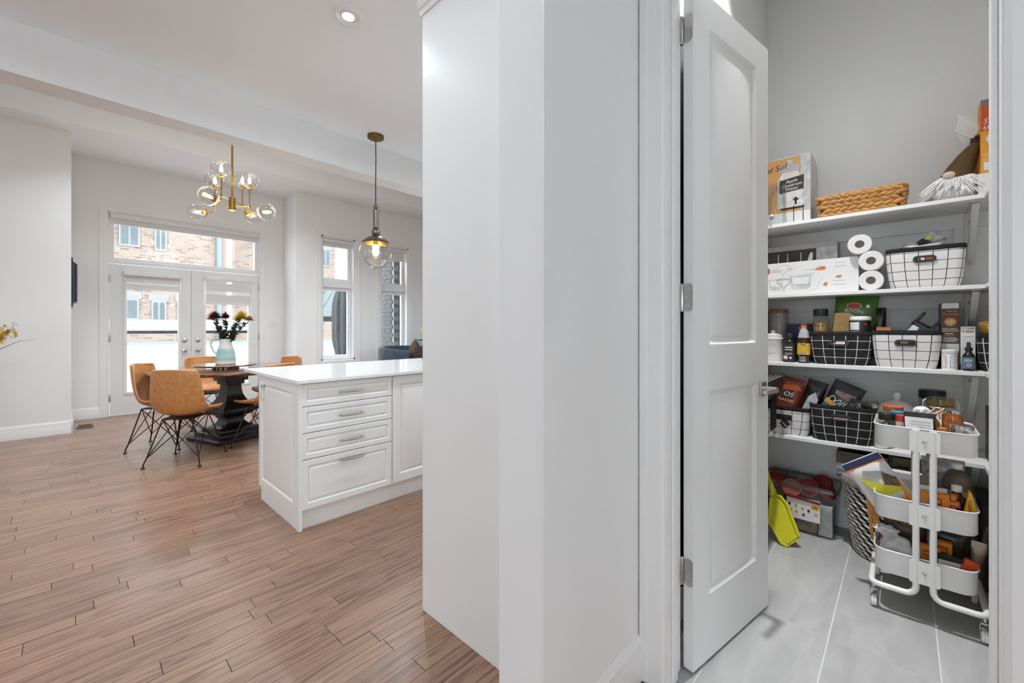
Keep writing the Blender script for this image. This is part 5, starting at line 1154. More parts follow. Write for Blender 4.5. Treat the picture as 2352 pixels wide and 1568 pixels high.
curved_label(t, 'label_print', WTXT, 0.0358, 0.02, 0.04, 0.15, 0.9); curved_label(t, 'label_print', WTXT, 0.0358, 0.022, 0.034, -0.45, -0.12)
t = jar('oil_bottle', 'dark oil bottle with a yellow label and orange red cap', 'bottle', 3.012, 0.434, z, [(0.030, 0), (0.034, 0.005), (0.034, 0.135), (0.031, 0.15)], mat('mustard_oil', (0.035, 0.015, 0.008), 0.1))
MB().lathe([(0.031, 0.15), (0.028, 0.165), (0.022, 0.19), (0.014, 0.205), (0.013, 0.212)], 22).build('neck', mat('frosted_neck', (0.45, 0.45, 0.46), 0.2), t)
MB().lathe([(0.0155, 0.210), (0.0155, 0.222)], 18).build('cap_skirt', ORANGE, t); MB().lathe([(0.0158, 0.222), (0.0158, 0.231), (0.013, 0.233)], 18).build('cap', REDP, t)
curved_label(t, 'label', mat('label_yellow', S(222, 175, 55), 0.5, var=0.06), 0.0344, 0.05, 0.118, -1.3, 1.3); txt(t, 'lettering', 'TEZ', 0.016, 0, 0.108, -0.0352, DKTXT)
curved_label(t, 'label_print', mat('print_blue_grey', (0.3, 0.33, 0.4), 0.5), 0.0347, 0.058, 0.066, -0.4, 0.35)
for k in range(3): curved_label(t, 'label_print', WTXT, 0.0345, 0.012 + 0.011 * k, 0.016 + 0.011 * k, -0.4, 0.5)
fabric_bin('black gridded bin on the second shelf with a green snack bag', 0.405, 0.124, z, 0.185, 2.985, 0.22, True, ((-0.026, 0.014, -0.006, 0.008, PAPER), (0.014, 0.026, -0.008, 0.002, AMBER)))
zi = z + 0.112
t = jar('spice_jar', 'clear jar half full of spice with a black lid standing in the black bin', 'jar', 3.06, 0.358, zi, [(0.036, 0), (0.039, 0.005), (0.039, 0.135), (0.034, 0.165), (0.032, 0.17)], JARG)
MB().lathe([(0.035, 0.002), (0.0375, 0.006), (0.0375, 0.128), (0.03, 0.13)], 24).build('spice', mat('spice_tan', S(200, 150, 85), 0.8, var=0.2, vscale=40), t); MB().lathe([(0.035, 0.168), (0.036, 0.171), (0.036, 0.205), (0.032, 0.209)], 24).build('lid', BLKPL, t)
curved_label(t, 'label_print', DKTXT, 0.0395, 0.105, 0.108, -0.5, 0.4)
GBAG = mat('print_leaf_green', S(62, 100, 35), 0.35, var=0.45, vscale=24)
t = pouch('snack_bag', 'green snack bag with a red oval and peanut coloured window', 'bag', 0.222, zi, 3.10, 0.195, 0.285, 0.05, GBAG, (-0.06, 0.0, 0.0)); t.rotation_euler = (0.1, 0.04, 0)
poly(t, 'window_print', mat('print_chickpeas', S(222, 180, 105), 0.5, var=0.4, vscale=140), [(0.088, 0.02), (-0.0, 0.02), (-0.0, 0.17), (0.03, 0.182), (0.088, 0.175)], -0.0275)
poly(t, 'red_oval', CREAM, [(0.006 + 0.034 * math.cos(q), 0.222 + 0.018 * math.sin(q)) for q in [2 * PI * i / 20 for i in range(20)]], -0.0275); poly(t, 'red_oval', REDP, [(0.006 + 0.031 * math.cos(q), 0.222 + 0.0155 * math.sin(q)) for q in [2 * PI * i / 20 for i in range(20)]], -0.0286)
txt(t, 'lettering', 'BOON', 0.028, 0.004, 0.192, -0.0305, WTXT, -0.06); plate(t, 'printed_star', PAPER, -0.062, -0.048, 0.215, 0.232, -0.0275)
t = jar('snack_tub', 'black tub with a white lid standing in the black bin', 'tub', 3.035, 0.178, zi, [(0.045, 0), (0.047, 0.004), (0.047, 0.14)], BLKPL)
MB().lathe([(0.049, 0.138), (0.050, 0.142), (0.050, 0.155), (0.046, 0.16)], 28).build('lid', WHT, t); curved_label(t, 'label', PAPER, 0.0474, 0.085, 0.128, 0.0, 1.0); curved_label(t, 'label', PAPER, 0.0474, 0.05, 0.078, 0.0, 1.0)
curved_label(t, 'label_print', REDP, 0.0476, 0.11, 0.125, -0.75, -0.5)
pouch('dark_pouch', 'dark plum pouch end behind the white lidded tub', 'bag', 0.105, zi, 3.14, 0.07, 0.21, 0.04, mat('plum_foil', (0.03, 0.014, 0.014), 0.3))
fabric_bin('white gridded bin in the middle of the second shelf', 0.121, -0.137, z, 0.192, 2.975, 0.23, False, ((-0.01, 0.02, -0.004, 0.008, mat('olive_dim', (0.16, 0.14, 0.08), 0.6)),))
carton('tea_box', 'orange box edge inside the middle white bin', 'box', 0.108, 0.048, z + 0.118, 0.095, 3.03, 0.1, mat('peach_orange', S(215, 135, 80), 0.5))
t = thing('kitchen_slicer', 'black and silver slicer with a forked handle in the middle white bin', 'kitchen tool', (3.07, 0.0, z + 0.12), (0.65, 0, 0))
bx('blade_body', mat('silver_plastic', (0.35, 0.35, 0.37), 0.25, 0.6), -0.03, 0.03, -0.04, 0.04, 0, 0.115, t, bevel=0.008); bx('yoke', BLKPL, -0.032, 0.032, -0.045, 0.045, 0.10, 0.135, t, bevel=0.012)
for a in (-0.036, 0.036): bx('prong', BLKPL, -0.012, 0.012, a - 0.007, a + 0.007, 0.13, 0.185, t, bevel=0.004)
bx('side_grip', WHT, -0.034, 0.0, -0.075, -0.045, 0.0, 0.05, t, bevel=0.004); MB().lathe([(0.022, 0), (0.022, 0.004)], 20, M=Matrix.Rotation(-PI / 2, 4, 'Y')).build('disc', mat('plum_grey', (0.08, 0.05, 0.05), 0.4), t, loc=(-0.03, -0.01, 0.045))
carton('black_case', 'flat black case at the right of the middle white bin', 'case', -0.055, -0.125, z + 0.118, 0.088, 3.03, 0.12, BLKPL)
t = carton('cereal_box', 'tall brown chocolate cereal carton beside the middle white bin', 'box', -0.139, -0.2065, z, 0.335, 3.05, 0.19, CHOC)
plate(t, 'top_panel', PAPER, -0.030, 0.030, 0.306, 0.333, -0.0002); txt(t, 'lettering', 'Cheerios', 0.0175, 0, 0.278, -0.0012, AMBER, sx=0.95); txt(t, 'lettering', 'Honey Nut', 0.0085, -0.006, 0.2925, -0.0012, CREAM)
rays = []
for i in range(24): q = 2 * PI * i / 24; rr = 0.026 if i % 2 else 0.017; rays.append((0.0 + rr * math.cos(q), 0.238 + rr * 0.95 * math.sin(q)))
poly(t, 'printed_burst', AMBER, rays, -0.0004)
for yy, zz in ((0.009, 0.236), (-0.007, 0.241), (0.0, 0.226)):
    m_ = MB(); m_.tube([(-0.002, yy + 0.0065 * math.cos(q), zz + 0.0055 * math.sin(q)) for q in [2 * PI * i / 12 for i in range(12)]], 0.0022, 5, True); m_.build('printed_ring', CREAM, t)
lines(t, 'small_print', LGREY, -0.028, 0.028, (0.205, 0.198, 0.191), -0.0002, 0.0035); lines(t, 'small_print', WTXT, -0.016, 0.018, (0.178,), -0.0002, 0.004); lines(t, 'small_print', AMBER, -0.018, 0.02, (0.168,), -0.0002, 0.002)
lines(t, 'small_print', LGREY, -0.026, 0.026, (0.158, 0.152, 0.146, 0.14), -0.0002, 0.003); plate(t, 'nutrition_panel', LGREY, -0.030, 0.0325, 0.085, 0.128, -0.0002)
t = jar('pill_bottle', 'short white tablet bottle in front of the cereal carton', 'bottle', 3.0, -0.167, z, [(0.027, 0), (0.028, 0.004), (0.028, 0.076), (0.026, 0.08)], WHT)
MB().lathe([(0.0275, 0.078), (0.029, 0.08), (0.029, 0.098), (0.026, 0.101)], 24).build('lid', WHT, t)
for a0, a1 in ((-0.75, -0.05), (0.45, 1.05)):
    curved_label(t, 'label', DKTXT, 0.0283, 0.012, 0.07, a0, a1); curved_label(t, 'label', PAPER, 0.0286, 0.014, 0.068, a0 + 0.04, a1 - 0.05)
    for k in range(7): curved_label(t, 'label_print', GREYP, 0.0288, 0.02 + k * 0.0065, 0.0215 + k * 0.0065, a0 + 0.08, a1 - 0.25)
t = carton('lotion_carton', 'slim white carton with an orange word behind the dropper bottle', 'box', -0.2075, -0.257, z, 0.215, 3.035, 0.07, PAPER)
lines(t, 'small_print', GREYP, -0.02, 0.02, (0.165, 0.15, 0.14, 0.13, 0.12, 0.11, 0.10, 0.09), -0.0002, 0.0014); plate(t, 'printed_band', DORANGE, -0.018, 0.008, 0.186, 0.192, -0.0002); plate(t, 'printed_dot', REDP, 0.013, 0.019, 0.186, 0.193, -0.0002)
poly(t, 'printed_arc', mat('print_steel', (0.25, 0.3, 0.36), 0.5), [(0.006, 0.199), (-0.004, 0.206), (-0.018, 0.207), (-0.022, 0.201), (-0.012, 0.203)], -0.0002)
t = jar('dropper_bottle', 'small dark dropper bottle with a blue grey label', 'bottle', 2.982, -0.230, z, [(0.019, 0), (0.0215, 0.004), (0.0215, 0.068), (0.017, 0.082), (0.010, 0.09), (0.010, 0.098)], MATS['dark_glass'])
MB().lathe([(0.0125, 0.096), (0.0135, 0.098), (0.0135, 0.112), (0.009, 0.114), (0.007, 0.118), (0.007, 0.133), (0.004, 0.139)], 18).build('dropper_cap', BLKPL, t)
curved_label(t, 'label', mat('label_blue', (0.13, 0.18, 0.27), 0.5, var=0.15), 0.0218, 0.012, 0.066, -1.25, 1.25); txt(t, 'lettering', 'zinc', 0.0165, 0.003, 0.053, -0.0228, WTXT, sx=1.05); curved_label(t, 'label_print', WTXT, 0.0221, 0.0435, 0.0447, -0.45, 0.55)
hm = MB(); hm.tube([(-0.0226, 0.0 + 0.0085 * (math.sin(q) ** 3), 0.027 + 0.006 * (13 * math.cos(q) - 5 * math.cos(2 * q) - 2 * math.cos(3 * q) - math.cos(4 * q)) / 13) for q in [2 * PI * i / 22 for i in range(22)]], 0.0011, 5, True); hm.build('printed_heart', WTXT, t)
fabric_bin('black gridded bin at the right end of the second shelf', -0.262, -0.52, z, 0.182, 2.965, 0.22, True)
t = pouch('chip_bag', 'golden chip bag with a barcode in the right end bin', 'bag', -0.385, z + 0.11, 3.06, 0.17, 0.15, 0.06, mat('gold_foil', S(205, 150, 35), 0.3, var=0.2, vscale=15), (-0.25, 0, 0))
plate(t, 'barcode_panel', PAPER, 0.018, 0.062, 0.085, 0.13, -0.0305)
for k in range(5): plate(t, 'barcode_bar', mat('bar_ink', (0.06, 0.08, 0.12), 0.6), 0.022, 0.058, 0.089 + k * 0.0085, 0.0935 + k * 0.0085, -0.0315)

# ---------------- lowest shelf
z = ST[0]
fabric_bin('white gridded bin with a hanging tag on the lowest shelf', 0.655, 0.402, z, 0.168, 2.975, 0.22, False, ((-0.02, 0.02, -0.004, 0.005, mat('wine_peek', (0.08, 0.01, 0.015), 0.4)),))
t = thing('price_tag', 'black diamond shaped cardboard tag hanging on the white bin', 'tag', (2.962, 0.522, z + 0.10))
MB().prism([(0, 0.0), (0.028, -0.032), (0, -0.062), (-0.028, -0.032)], -0.001, 0, 'x').build('card', BLK, t, smooth=False); MB().tube([(0, 0, 0), (0.004, 0.002, 0.02)], 0.001, 4).build('string', BLK, t); MB().prism([(0.012, -0.022), (0.014, -0.024), (-0.008, -0.05), (-0.010, -0.048)], -0.0018, -0.001, 'x').build('tag_print', WTXT, t, smooth=False)
fabric_bin('black gridded bin with cookie bags on the lowest shelf', 0.398, 0.116, z, 0.205, 2.96, 0.23, True, ((-0.034, 0.03, -0.009, 0.0, mat('pink_peek', (0.45, 0.25, 0.20), 0.5)),))
zi = z + 0.097
CHIP = mat('chip_bag_red', S(122, 48, 36), 0.3, var=0.35, vscale=14)
t = pouch('tortilla_chip_bag', 'rust red nacho chip bag in the white bin', 'bag', 0.535, zi, 3.03, 0.135, 0.25, 0.07, CHIP, (0.22, 0, 0))
plate(t, 'brand_patch', DKTXT, -0.02, 0.05, 0.128, 0.168, -0.0385); txt(t, 'lettering', 'OS', 0.040, 0.008, 0.150, -0.0400, WTXT, shear=0.25); txt(t, 'lettering', 'NACHO', 0.0225, 0.01, 0.112, -0.0390, CREAM, shear=0.1); poly(t, 'chip_print', mat('chip_print', S(168, 82, 45), 0.4, var=0.2, vscale=20), [(0.055, 0.17), (0.03, 0.225), (-0.02, 0.225), (-0.055, 0.19), (-0.02, 0.178)], -0.0375)
t = pouch('tea_pouch', 'black pouch showing a grey cloth picture in the white bin', 'bag', 0.437, zi - 0.02, 3.035, 0.10, 0.265, 0.05, mat('black_foil', (0.016, 0.015, 0.014), 0.25, var=0.3), (0.28, 0, 0))
poly(t, 'picture_print', LGREY, [(0.035, 0.03), (-0.025, 0.03), (-0.03, 0.16), (-0.005, 0.20), (0.02, 0.165)], -0.027)
t = pouch('cookie_bag', 'dark blue cookie bag with scribbled white lettering', 'bag', 0.315, zi + 0.005, 3.03, 0.15, 0.245, 0.06, mat('midnight_foil', (0.018, 0.022, 0.030), 0.28, var=0.4, vscale=15), (0.42, 0.0, 0))
poly(t, 'wave_print', mat('print_teal', (0.03, 0.16, 0.24), 0.4, var=0.5, vscale=30), [(0.07, 0.03), (0.0, 0.02), (-0.06, 0.03), (-0.03, 0.06), (0.03, 0.09), (0.07, 0.10)], -0.0335); poly(t, 'stripe_print', AMBER, [(0.07, 0.105), (0.02, 0.09), (-0.04, 0.045), (-0.045, 0.052), (0.01, 0.105), (0.065, 0.135)], -0.0345)
poly(t, 'cookie_print', mat('print_cookie', (0.22, 0.13, 0.10), 0.6, var=0.5, vscale=60), [(0.045, 0.19), (-0.05, 0.195), (-0.06, 0.12), (-0.045, 0.10), (-0.03, 0.155), (0.04, 0.165)], -0.0335)
sc_ = MB()
for k in range(4): sc_.tube([(-0.0365, 0.04 - 0.028 * k + 0.013 * math.cos(q + k), 0.135 - 0.006 * k + 0.017 * math.sin(q * (1 + 0.15 * k))) for q in [2 * PI * i / 14 for i in range(14)]], 0.0018, 5, True)
sc_.build('lettering', WTXT, t)
t = carton('pepper_box', 'black and white box lettered sideways in the black bin', 'box', 0.262, 0.165, zi + 0.035, 0.115, 3.0, 0.03, mat('box_black', (0.018, 0.022, 0.017), 0.5)); t.rotation_euler = (0.42, -0.35, 0.0)
txt(t, 'lettering', 'PEPER', 0.03, -0.005, 0.075, -0.001, WTXT, -1.05); plate(t, 'leaf_print', mat('print_olive', (0.16, 0.15, 0.09), 0.6, var=0.5, vscale=50), 0.018, 0.045, 0.02, 0.10, -0.0002)
t = carton('paper_box', 'silver printed box lying across the black bin', 'box', 0.20, 0.10, zi + 0.10, 0.022, 3.02, 0.14, mat('box_silver', (0.36, 0.35, 0.33), 0.5, var=0.4, vscale=40)); t.rotation_euler = (-0.25, 0, 0)
# folded black slatted rack hanging at the left
RKB = mat('rack_black', (0.022, 0.020, 0.018), 0.45)
t = thing('folding_rack', 'black slatted folding rack standing behind the pantry door edge', 'rack', (2.64, 0.595, 0.0))
for k in range(5): 
    sl_ = bx('slat', RKB, -0.26, 0.25, -0.075 + k * 0.029, -0.052 + k * 0.029, 0.935, 0.95, t, bevel=0.002)
    bx('slat_edge', mat('slat_gold', (0.42, 0.36, 0.22), 0.5), -0.26, 0.25, -0.0765 + k * 0.029, -0.075 + k * 0.029, 0.944, 0.95, sl_)
bx('front_rail', RKB, 0.25, 0.265, -0.075, 0.075, 0.90, 0.95, t, bevel=0.002)
bx('side_panel', RKB, -0.26, 0.25, -0.078, -0.066, 0.86, 0.934, t, bevel=0.002)
for a in (-0.25, 0.235): 
    for b_ in ((-0.072, 0.06) if a < 0 else (0.06,)): bx('leg', RKB, a, a + 0.016, b_, b_ + 0.014, 0, 0.935, t, bevel=0.002)
bx('hanging_cloth', BLKF, 0.03, 0.15, -0.063, -0.056, 0.66, 0.90, t, bevel=0.002)
# white dome on stand, mug, dark jars
t = jar('cake_dome', 'white ceramic dome with a round knob behind the trolley', 'cake dome', 3.12, 0.028, z, [(0.07, 0), (0.03, 0.02), (0.025, 0.10), (0.11, 0.118), (0.113, 0.128), (0.0975, 0.13)], CER)
MB().lathe([(0.0975, 0.131), (0.103, 0.138), (0.102, 0.165), (0.085, 0.21), (0.05, 0.238), (0.018, 0.247), (0.010, 0.252), (0.018, 0.262), (0.0205, 0.276), (0.016, 0.290), (0.004, 0.296)], 40).build('dome', WHT, t)
t = jar('lidded_cup', 'small white cup with a green rim beside the black bin', 'cup', 2.998, 0.085, z, [(0.024, 0), (0.030, 0.006), (0.031, 0.12)], CER); MB().lathe([(0.032, 0.119), (0.032, 0.136), (0.028, 0.138)], 24).build('rim', mat('olive_green', (0.15, 0.20, 0.06), 0.5), t)
t = jar('tall_jar', 'tall glass jar with a wide black lid behind the clip jar', 'jar', 3.17, -0.112, z, [(0.048, 0), (0.05, 0.005), (0.05, 0.26), (0.046, 0.27)], JARG); MB().lathe([(0.051, 0.268), (0.053, 0.272), (0.053, 0.308), (0.048, 0.313)], 30).build('lid', BLKPL, t); MB().lathe([(0.047, 0.003), (0.047, 0.2), (0.04, 0.205)], 24).build('contents', mat('beans_dim', (0.24, 0.20, 0.15), 0.8, var=0.4, vscale=60), t)
t = carton('dark_tin', 'dark olive tin at the right end of the lowest shelf', 'tin', -0.298, -0.38, z, 0.26, 3.04, 0.09, mat('tin_olive', (0.05, 0.045, 0.03), 0.35, 0.3)); plate(t, 'tin_band', BLK, -0.041, 0.041, 0.0, 0.02, -0.0002)

# ---------------- floor: clear bin of lids, dustpan, wicker basket
t = thing('plastic_bin', 'clear plastic bin full of red lids with a white label on the floor', 'storage bin', (3.135, 0.465, 0))
def bin_ring(f): return rrect(0.235 + 0.035 * f, 0.345 + 0.035 * f, 0.03, 5)
bw = MB(); bw.loft([[(p[0], p[1], zz) for p in bin_ring(zz / 0.29)] for zz in (0.002, 0.15, 0.29)], True, False); bw.build('bin_wall', CLEAR, t)
MB().loft([[(p[0] * a, p[1] * b_, zz) for p in bin_ring(1)] for a, b_, zz in ((1.0, 1.0, 0.272), (1.05, 1.035, 0.272), (1.05, 1.035, 0.292), (1.0, 1.0, 0.296))], False, False).build('rim', glass('bin_rim', (0.70, 0.68, 0.66), 0.3, 0.25, 1.5), t)
lb = MB().box(-0.128, -0.127, -0.11, 0.055, 0.085, 0.215).build('label_sheet', PAPER, t, smooth=False)
MB().prism([(0.055, 0.225), (0.055, 0.205), (-0.11, 0.192), (-0.11, 0.207)], -0.129, -0.128, 'x').build('label_header', REDP, lb, smooth=False); plate(lb, 'label_badge', AMBER, -0.105, -0.068, 0.16, 0.186, -0.128); txt(lb, 'lettering', '60', 0.018, -0.087, 0.173, -0.1295, DKTXT)
for i, (a, b_) in enumerate(((0.04, 0.165), (0.008, 0.16), (-0.025, 0.15), (-0.055, 0.145), (0.035, 0.13), (0.005, 0.125), (-0.03, 0.115), (-0.09, 0.13))): plate(lb, 'label_icon', AMBER if i % 3 else CHOC, a - 0.006, a + 0.006, b_ - 0.008, b_ + 0.008, -0.128)
LIDM = mat('red_lid', (0.18, 0.018, 0.016), 0.3, var=0.1); LIDO = mat('faded_red_lid', (0.36, 0.10, 0.06), 0.35)
for i, (x_, y_, zz, r, tilt, az, mm, lbl) in enumerate(((3.06, 0.505, 0.245, 0.052, 1.15, 0.2, LIDO, 'faded round lid upright at the front of the clear bin'), (3.07, 0.415, 0.262, 0.055, 1.2, -0.2, LIDM, 'red round lid standing in the middle of the clear bin'), (3.13, 0.36, 0.285, 0.058, 0.9, -0.5, LIDM, 'largest red lid leaning at the back of the clear bin'), (3.09, 0.335, 0.25, 0.05, 0.5, 0.3, LIDM, 'red lid lying flat at the right of the clear bin'), (3.08, 0.585, 0.27, 0.055, 0.7, 0.4, LIDM, 'red lid at the left end of the clear bin'))):
    o = thing('container_lid', lbl, 'lid', (x_, y_, zz), (0, -tilt, az), group='lids in the clear bin')
    MB().lathe([(r * 0.3, 0.006), (r * 0.82, 0.006), (r * 0.86, 0.010), (r * 0.97, 0.010), (r, 0.006), (r, -0.006), (r * 0.96, -0.006), (r * 0.95, 0.002)], 32, cap1=False).build('disc', mm, o)
for y_, lbl in ((0.60, 'clear cup at the far left inside the clear bin'), (0.53, 'small clear cup lying behind the red lids')):
    tag(MB().lathe([(0.004, 0.0), (0.03, 0.002), (0.042, 0.07), (0.04, 0.07)], 24, cap1=False, M=Matrix.Rotation(1.2, 4, 'Y')).build('clear_cup', CLEAR, loc=(3.2, y_, 0.26)), lbl, 'cup')
carton('food_pack', 'white food packet with an orange corner inside the clear bin', 'packet', 0.365, 0.30, 0.006, 0.175, 3.04, 0.05, LGREY)
carton('spice_pack', 'small photo printed packet low inside the clear bin', 'packet', 0.48, 0.375, 0.006, 0.1, 3.045, 0.05, mat('packet_photo', (0.34, 0.22, 0.16), 0.6, var=0.7, vscale=30))
pouch('mixed_bag', 'dark orange printed bag at the left inside the clear bin', 'bag', 0.58, 0.01, 3.07, 0.11, 0.24, 0.06, mat('mixed_foil', (0.20, 0.10, 0.06), 0.3, var=0.8, vscale=22))
pouch('grey_bag', 'crumpled grey bag in the middle of the clear bin', 'bag', 0.43, 0.11, 3.12, 0.16, 0.13, 0.09, mat('grey_film', (0.34, 0.32, 0.31), 0.3, var=0.4, vscale=25))
LIME = mat('lime_plastic', (0.52, 0.50, 0.015), 0.35, var=0.05)
t = thing('dustpan', 'lime green dustpan leaning against the clear bin', 'dustpan', (2.765, 0.47, 0.0))
sh = Matrix.Identity(4); sh[0][2] = 0.55     # lean back towards the bin
out = [(0.115, 0.235), (0.06, 0.232), (0.025, 0.20), (-0.045, 0.065), (-0.047, 0.05), (0.0, 0.004), (0.035, 0.012), (0.085, 0.075), (0.115, 0.10)]
inn = [(0.105, 0.215), (0.062, 0.212), (0.033, 0.187), (-0.025, 0.075), (0.008, 0.035), (0.03, 0.04), (0.07, 0.09), (0.105, 0.125)]
MB().prism(out, 0.0, 0.006, 'x', M=sh).build('pan', LIME, t, bevel=0.003)
MB().tube([sh @ Vector((-0.004, y_, z_)) for y_, z_ in out[:4]], 0.009, 8).build('side_wall', LIME, t)
MB().tube([sh @ Vector((-0.004, y_, z_)) for y_, z_ in (out[5], out[6], out[7], out[8])], 0.009, 8).build('side_wall', LIME, t)
MB().prism([(-0.04, 0.062), (0.004, 0.014), (0.012, 0.022), (-0.03, 0.072)], -0.006, 0.0, 'x', M=sh).build('lip', LIME, t, bevel=0.002)
MB().tube([sh @ Vector((0.0, 0.09, 0.225)), sh @ Vector((0.01, 0.13, 0.30)), sh @ Vector((0.01, 0.15, 0.345))], [0.02, 0.014, 0.012], 10).build('handle', LIME, t)
# wicker laundry basket
t = thing('wicker_basket', 'tall grey and black wicker basket on the pantry floor', 'basket', (3.03, 0.035, 0))
WK = mat('wicker_grey', (0.52, 0.49, 0.45), 0.55, var=0.3, vscale=30, bump=0.2, bscale=90); WKD = mat('wicker_black', (0.03, 0.027, 0.025), 0.6)
bR = lambda zz: 0.158 + 0.062 * (zz / 0.42) ** 0.8
MB().lathe([(bR(zz) - 0.008, zz) for zz in (0.002, 0.1, 0.2, 0.3, 0.41)], 48, cap1=False).build('dark_weave', WKD, t)
wv = MB(); rows = 17
for r in range(rows):
    zz = 0.014 + r * 0.0222; R1 = bR(zz); n = 22
    for i in range(n):
        a = 2 * PI * (i + 0.5 * (r % 2)) / n; d_ = 2 * PI / n * 0.84; pts = []
        for k in range(5):
            f = k / 4 - 0.5; aa = a + d_ * f * 1.15; pts.append(((R1 + 0.004 * math.cos(PI * f)) * math.cos(aa), (R1 + 0.004 * math.cos(PI * f)) * math.sin(aa), zz - 0.017 * f))
        wv.tube(pts, [0.0025, 0.0068, 0.0082, 0.0068, 0.0025], 5)
o = wv.build('light_weave', WK, t); o['kind'] = 'stuff'
rm = MB()
for i in range(110):
    a = 2 * PI * i / 110; rm.tube([((bR(0.42) + o_) * math.cos(a), (bR(0.42) + o_) * math.sin(a), zz) for o_, zz in ((0.006, 0.385), (0.011, 0.40), (0.006, 0.42), (-0.006, 0.424))], 0.0062, 5)
rm.build('wrapped_rim', mat('wicker_rim', (0.28, 0.26, 0.24), 0.6, var=0.3, vscale=40), t)['kind'] = 'stuff'
bx('basket_floor', WKD, -0.1, 0.1, -0.1, 0.1, 0.005, 0.30, t)
t = carton('gift_box', 'black gift box with a white plaid band resting on the basket rim', 'box', 0.275, 0.06, 0.405, 0.135, 2.945, 0.2, mat('box_espresso', (0.035, 0.028, 0.025), 0.5)); t.rotation_euler = (0.0, 0.0, 0)
plate(t, 'plaid_band', mat('plaid_grey', (0.17, 0.16, 0.15), 0.6, var=0.4, vscale=25), -0.1073, 0.1073, 0.01, 0.075, -0.0002)
for zz in (0.02, 0.045, 0.055): plate(t, 'plaid_stripe', WTXT, -0.1073, 0.1073, zz, zz + 0.0018, -0.0012)
for yy in (0.035, 0.05, -0.03): plate(t, 'plaid_stripe', WTXT, yy, yy + 0.0018, 0.01, 0.075, -0.0012)
t = carton('cracker_box', 'khaki cracker box with a small red word under the shelf', 'box', 0.045, -0.035, 0.425, 0.115, 3.02, 0.06, mat('box_khaki', (0.20, 0.165, 0.09), 0.6)); plate(t, 'red_patch', mat('patch_wine', (0.06, 0.008, 0.008), 0.5), -0.022, 0.018, 0.045, 0.072, -0.0002); txt(t, 'lettering', 'Schär', 0.016, -0.002, 0.0575, -0.0014, WTXT)
t = carton('folder_box', 'white box with a green stripe and dots standing in the basket', 'box', 0.065, -0.075, 0.31, 0.185, 2.90, 0.05, PAPER); plate(t, 'green_stripe', GREENP, -0.07, 0.07, 0.135, 0.155, -0.0002)
for k in range(3): plate(t, 'printed_dot', DKTXT, 0.02 - k * 0.014, 0.025 - k * 0.014, 0.12, 0.126, -0.0002)
plate(t, 'photo_print', mat('print_rubble', (0.16, 0.12, 0.10), 0.6, var=0.8, vscale=40), -0.05, 0.06, 0.0, 0.105, -0.0002)
# sacks and white pail at the right
for (x_, y_, zz, w_, h_, th, mm, lbl) in ((3.10, -0.40, 0.0, 0.28, 0.44, 0.18, mat('sack_olive', (0.075, 0.07, 0.06), 0.8, var=0.3), 'dark olive sack in the pantry corner'), (2.93, -0.40, 0.0, 0.24, 0.30, 0.14, mat('sack_brown', (0.09, 0.03, 0.02), 0.6, var=0.3), 'dark red brown sack behind the trolley'), (3.0, -0.245, 0.0, 0.1, 0.2, 0.08, mat('sack_tan', (0.30, 0.25, 0.18), 0.7), 'tan paper sack low behind the trolley')):
    pouch('sack', lbl, 'sack', y_, zz, x_, w_, h_, th, mm, wav=0.01)
t = jar('pail', 'white pail at the doorway edge beside the trolley', 'pail', 2.40, -0.412, 0, [(0.12, 0), (0.125, 0.01), (0.148, 0.33), (0.152, 0.335), (0.152, 0.35), (0.143, 0.35), (0.12, 0.03)], WHT, 36)
MB().tube([(0.15 * math.cos(a), 0.15 * math.sin(a), 0.30) for a in [2 * PI * i / 30 for i in range(30)]], 0.003, 5, True).build('rim_bead', WHT, t)

# ================================================================== TROLLEY
TX, TY = 2.60, -0.062
t = thing('utility_cart', 'white three tier metal utility cart on casters', 'cart', (TX, TY, 0))
TDX, TDY = 0.325, 0.312
def tray(z0, h):
    m = MB(); rr = lambda s_: rrect(TDX + s_, TDY + s_, 0.05, 7)
    m.loft([[(p[0], p[1], zz) for p in rr(s_)] for s_, zz in ((-0.018, z0 + 0.004), (-0.008, z0), (0.0, z0 + 0.006), (0.0, z0 + h - 0.004), (0.007, z0 + h - 0.002), (0.009, z0 + h + 0.002), (0.004, z0 + h + 0.004), (-0.004, z0 + h), (-0.004, z0 + 0.008), (-0.02, z0 + 0.006))])
    return m.build('tray', ENAM, t, ang=50)
TR = ((0.712, 0.092), (0.402, 0.094), (0.166, 0.097))
PY = (0.024, -0.027)
for z0, h in TR:
    tr_ = tray(z0, h)
    for s_ in (-1, 1):
        cl = MB().prism(rrect(0.092, h - 0.004, 0.006, 3, -0.0015, z0 + h / 2), s_ * (TDX / 2 + 0.019) - 0.001, s_ * (TDX / 2 + 0.019) + 0.001, 'x').build('clip_plate', ENAM, tr_)
        MB().sphere((s_ * (TDX / 2 + 0.021), -0.0015, z0 + h / 2), (0.004, 0.007, 0.007), 10, 6).build('screw', STEEL, cl)
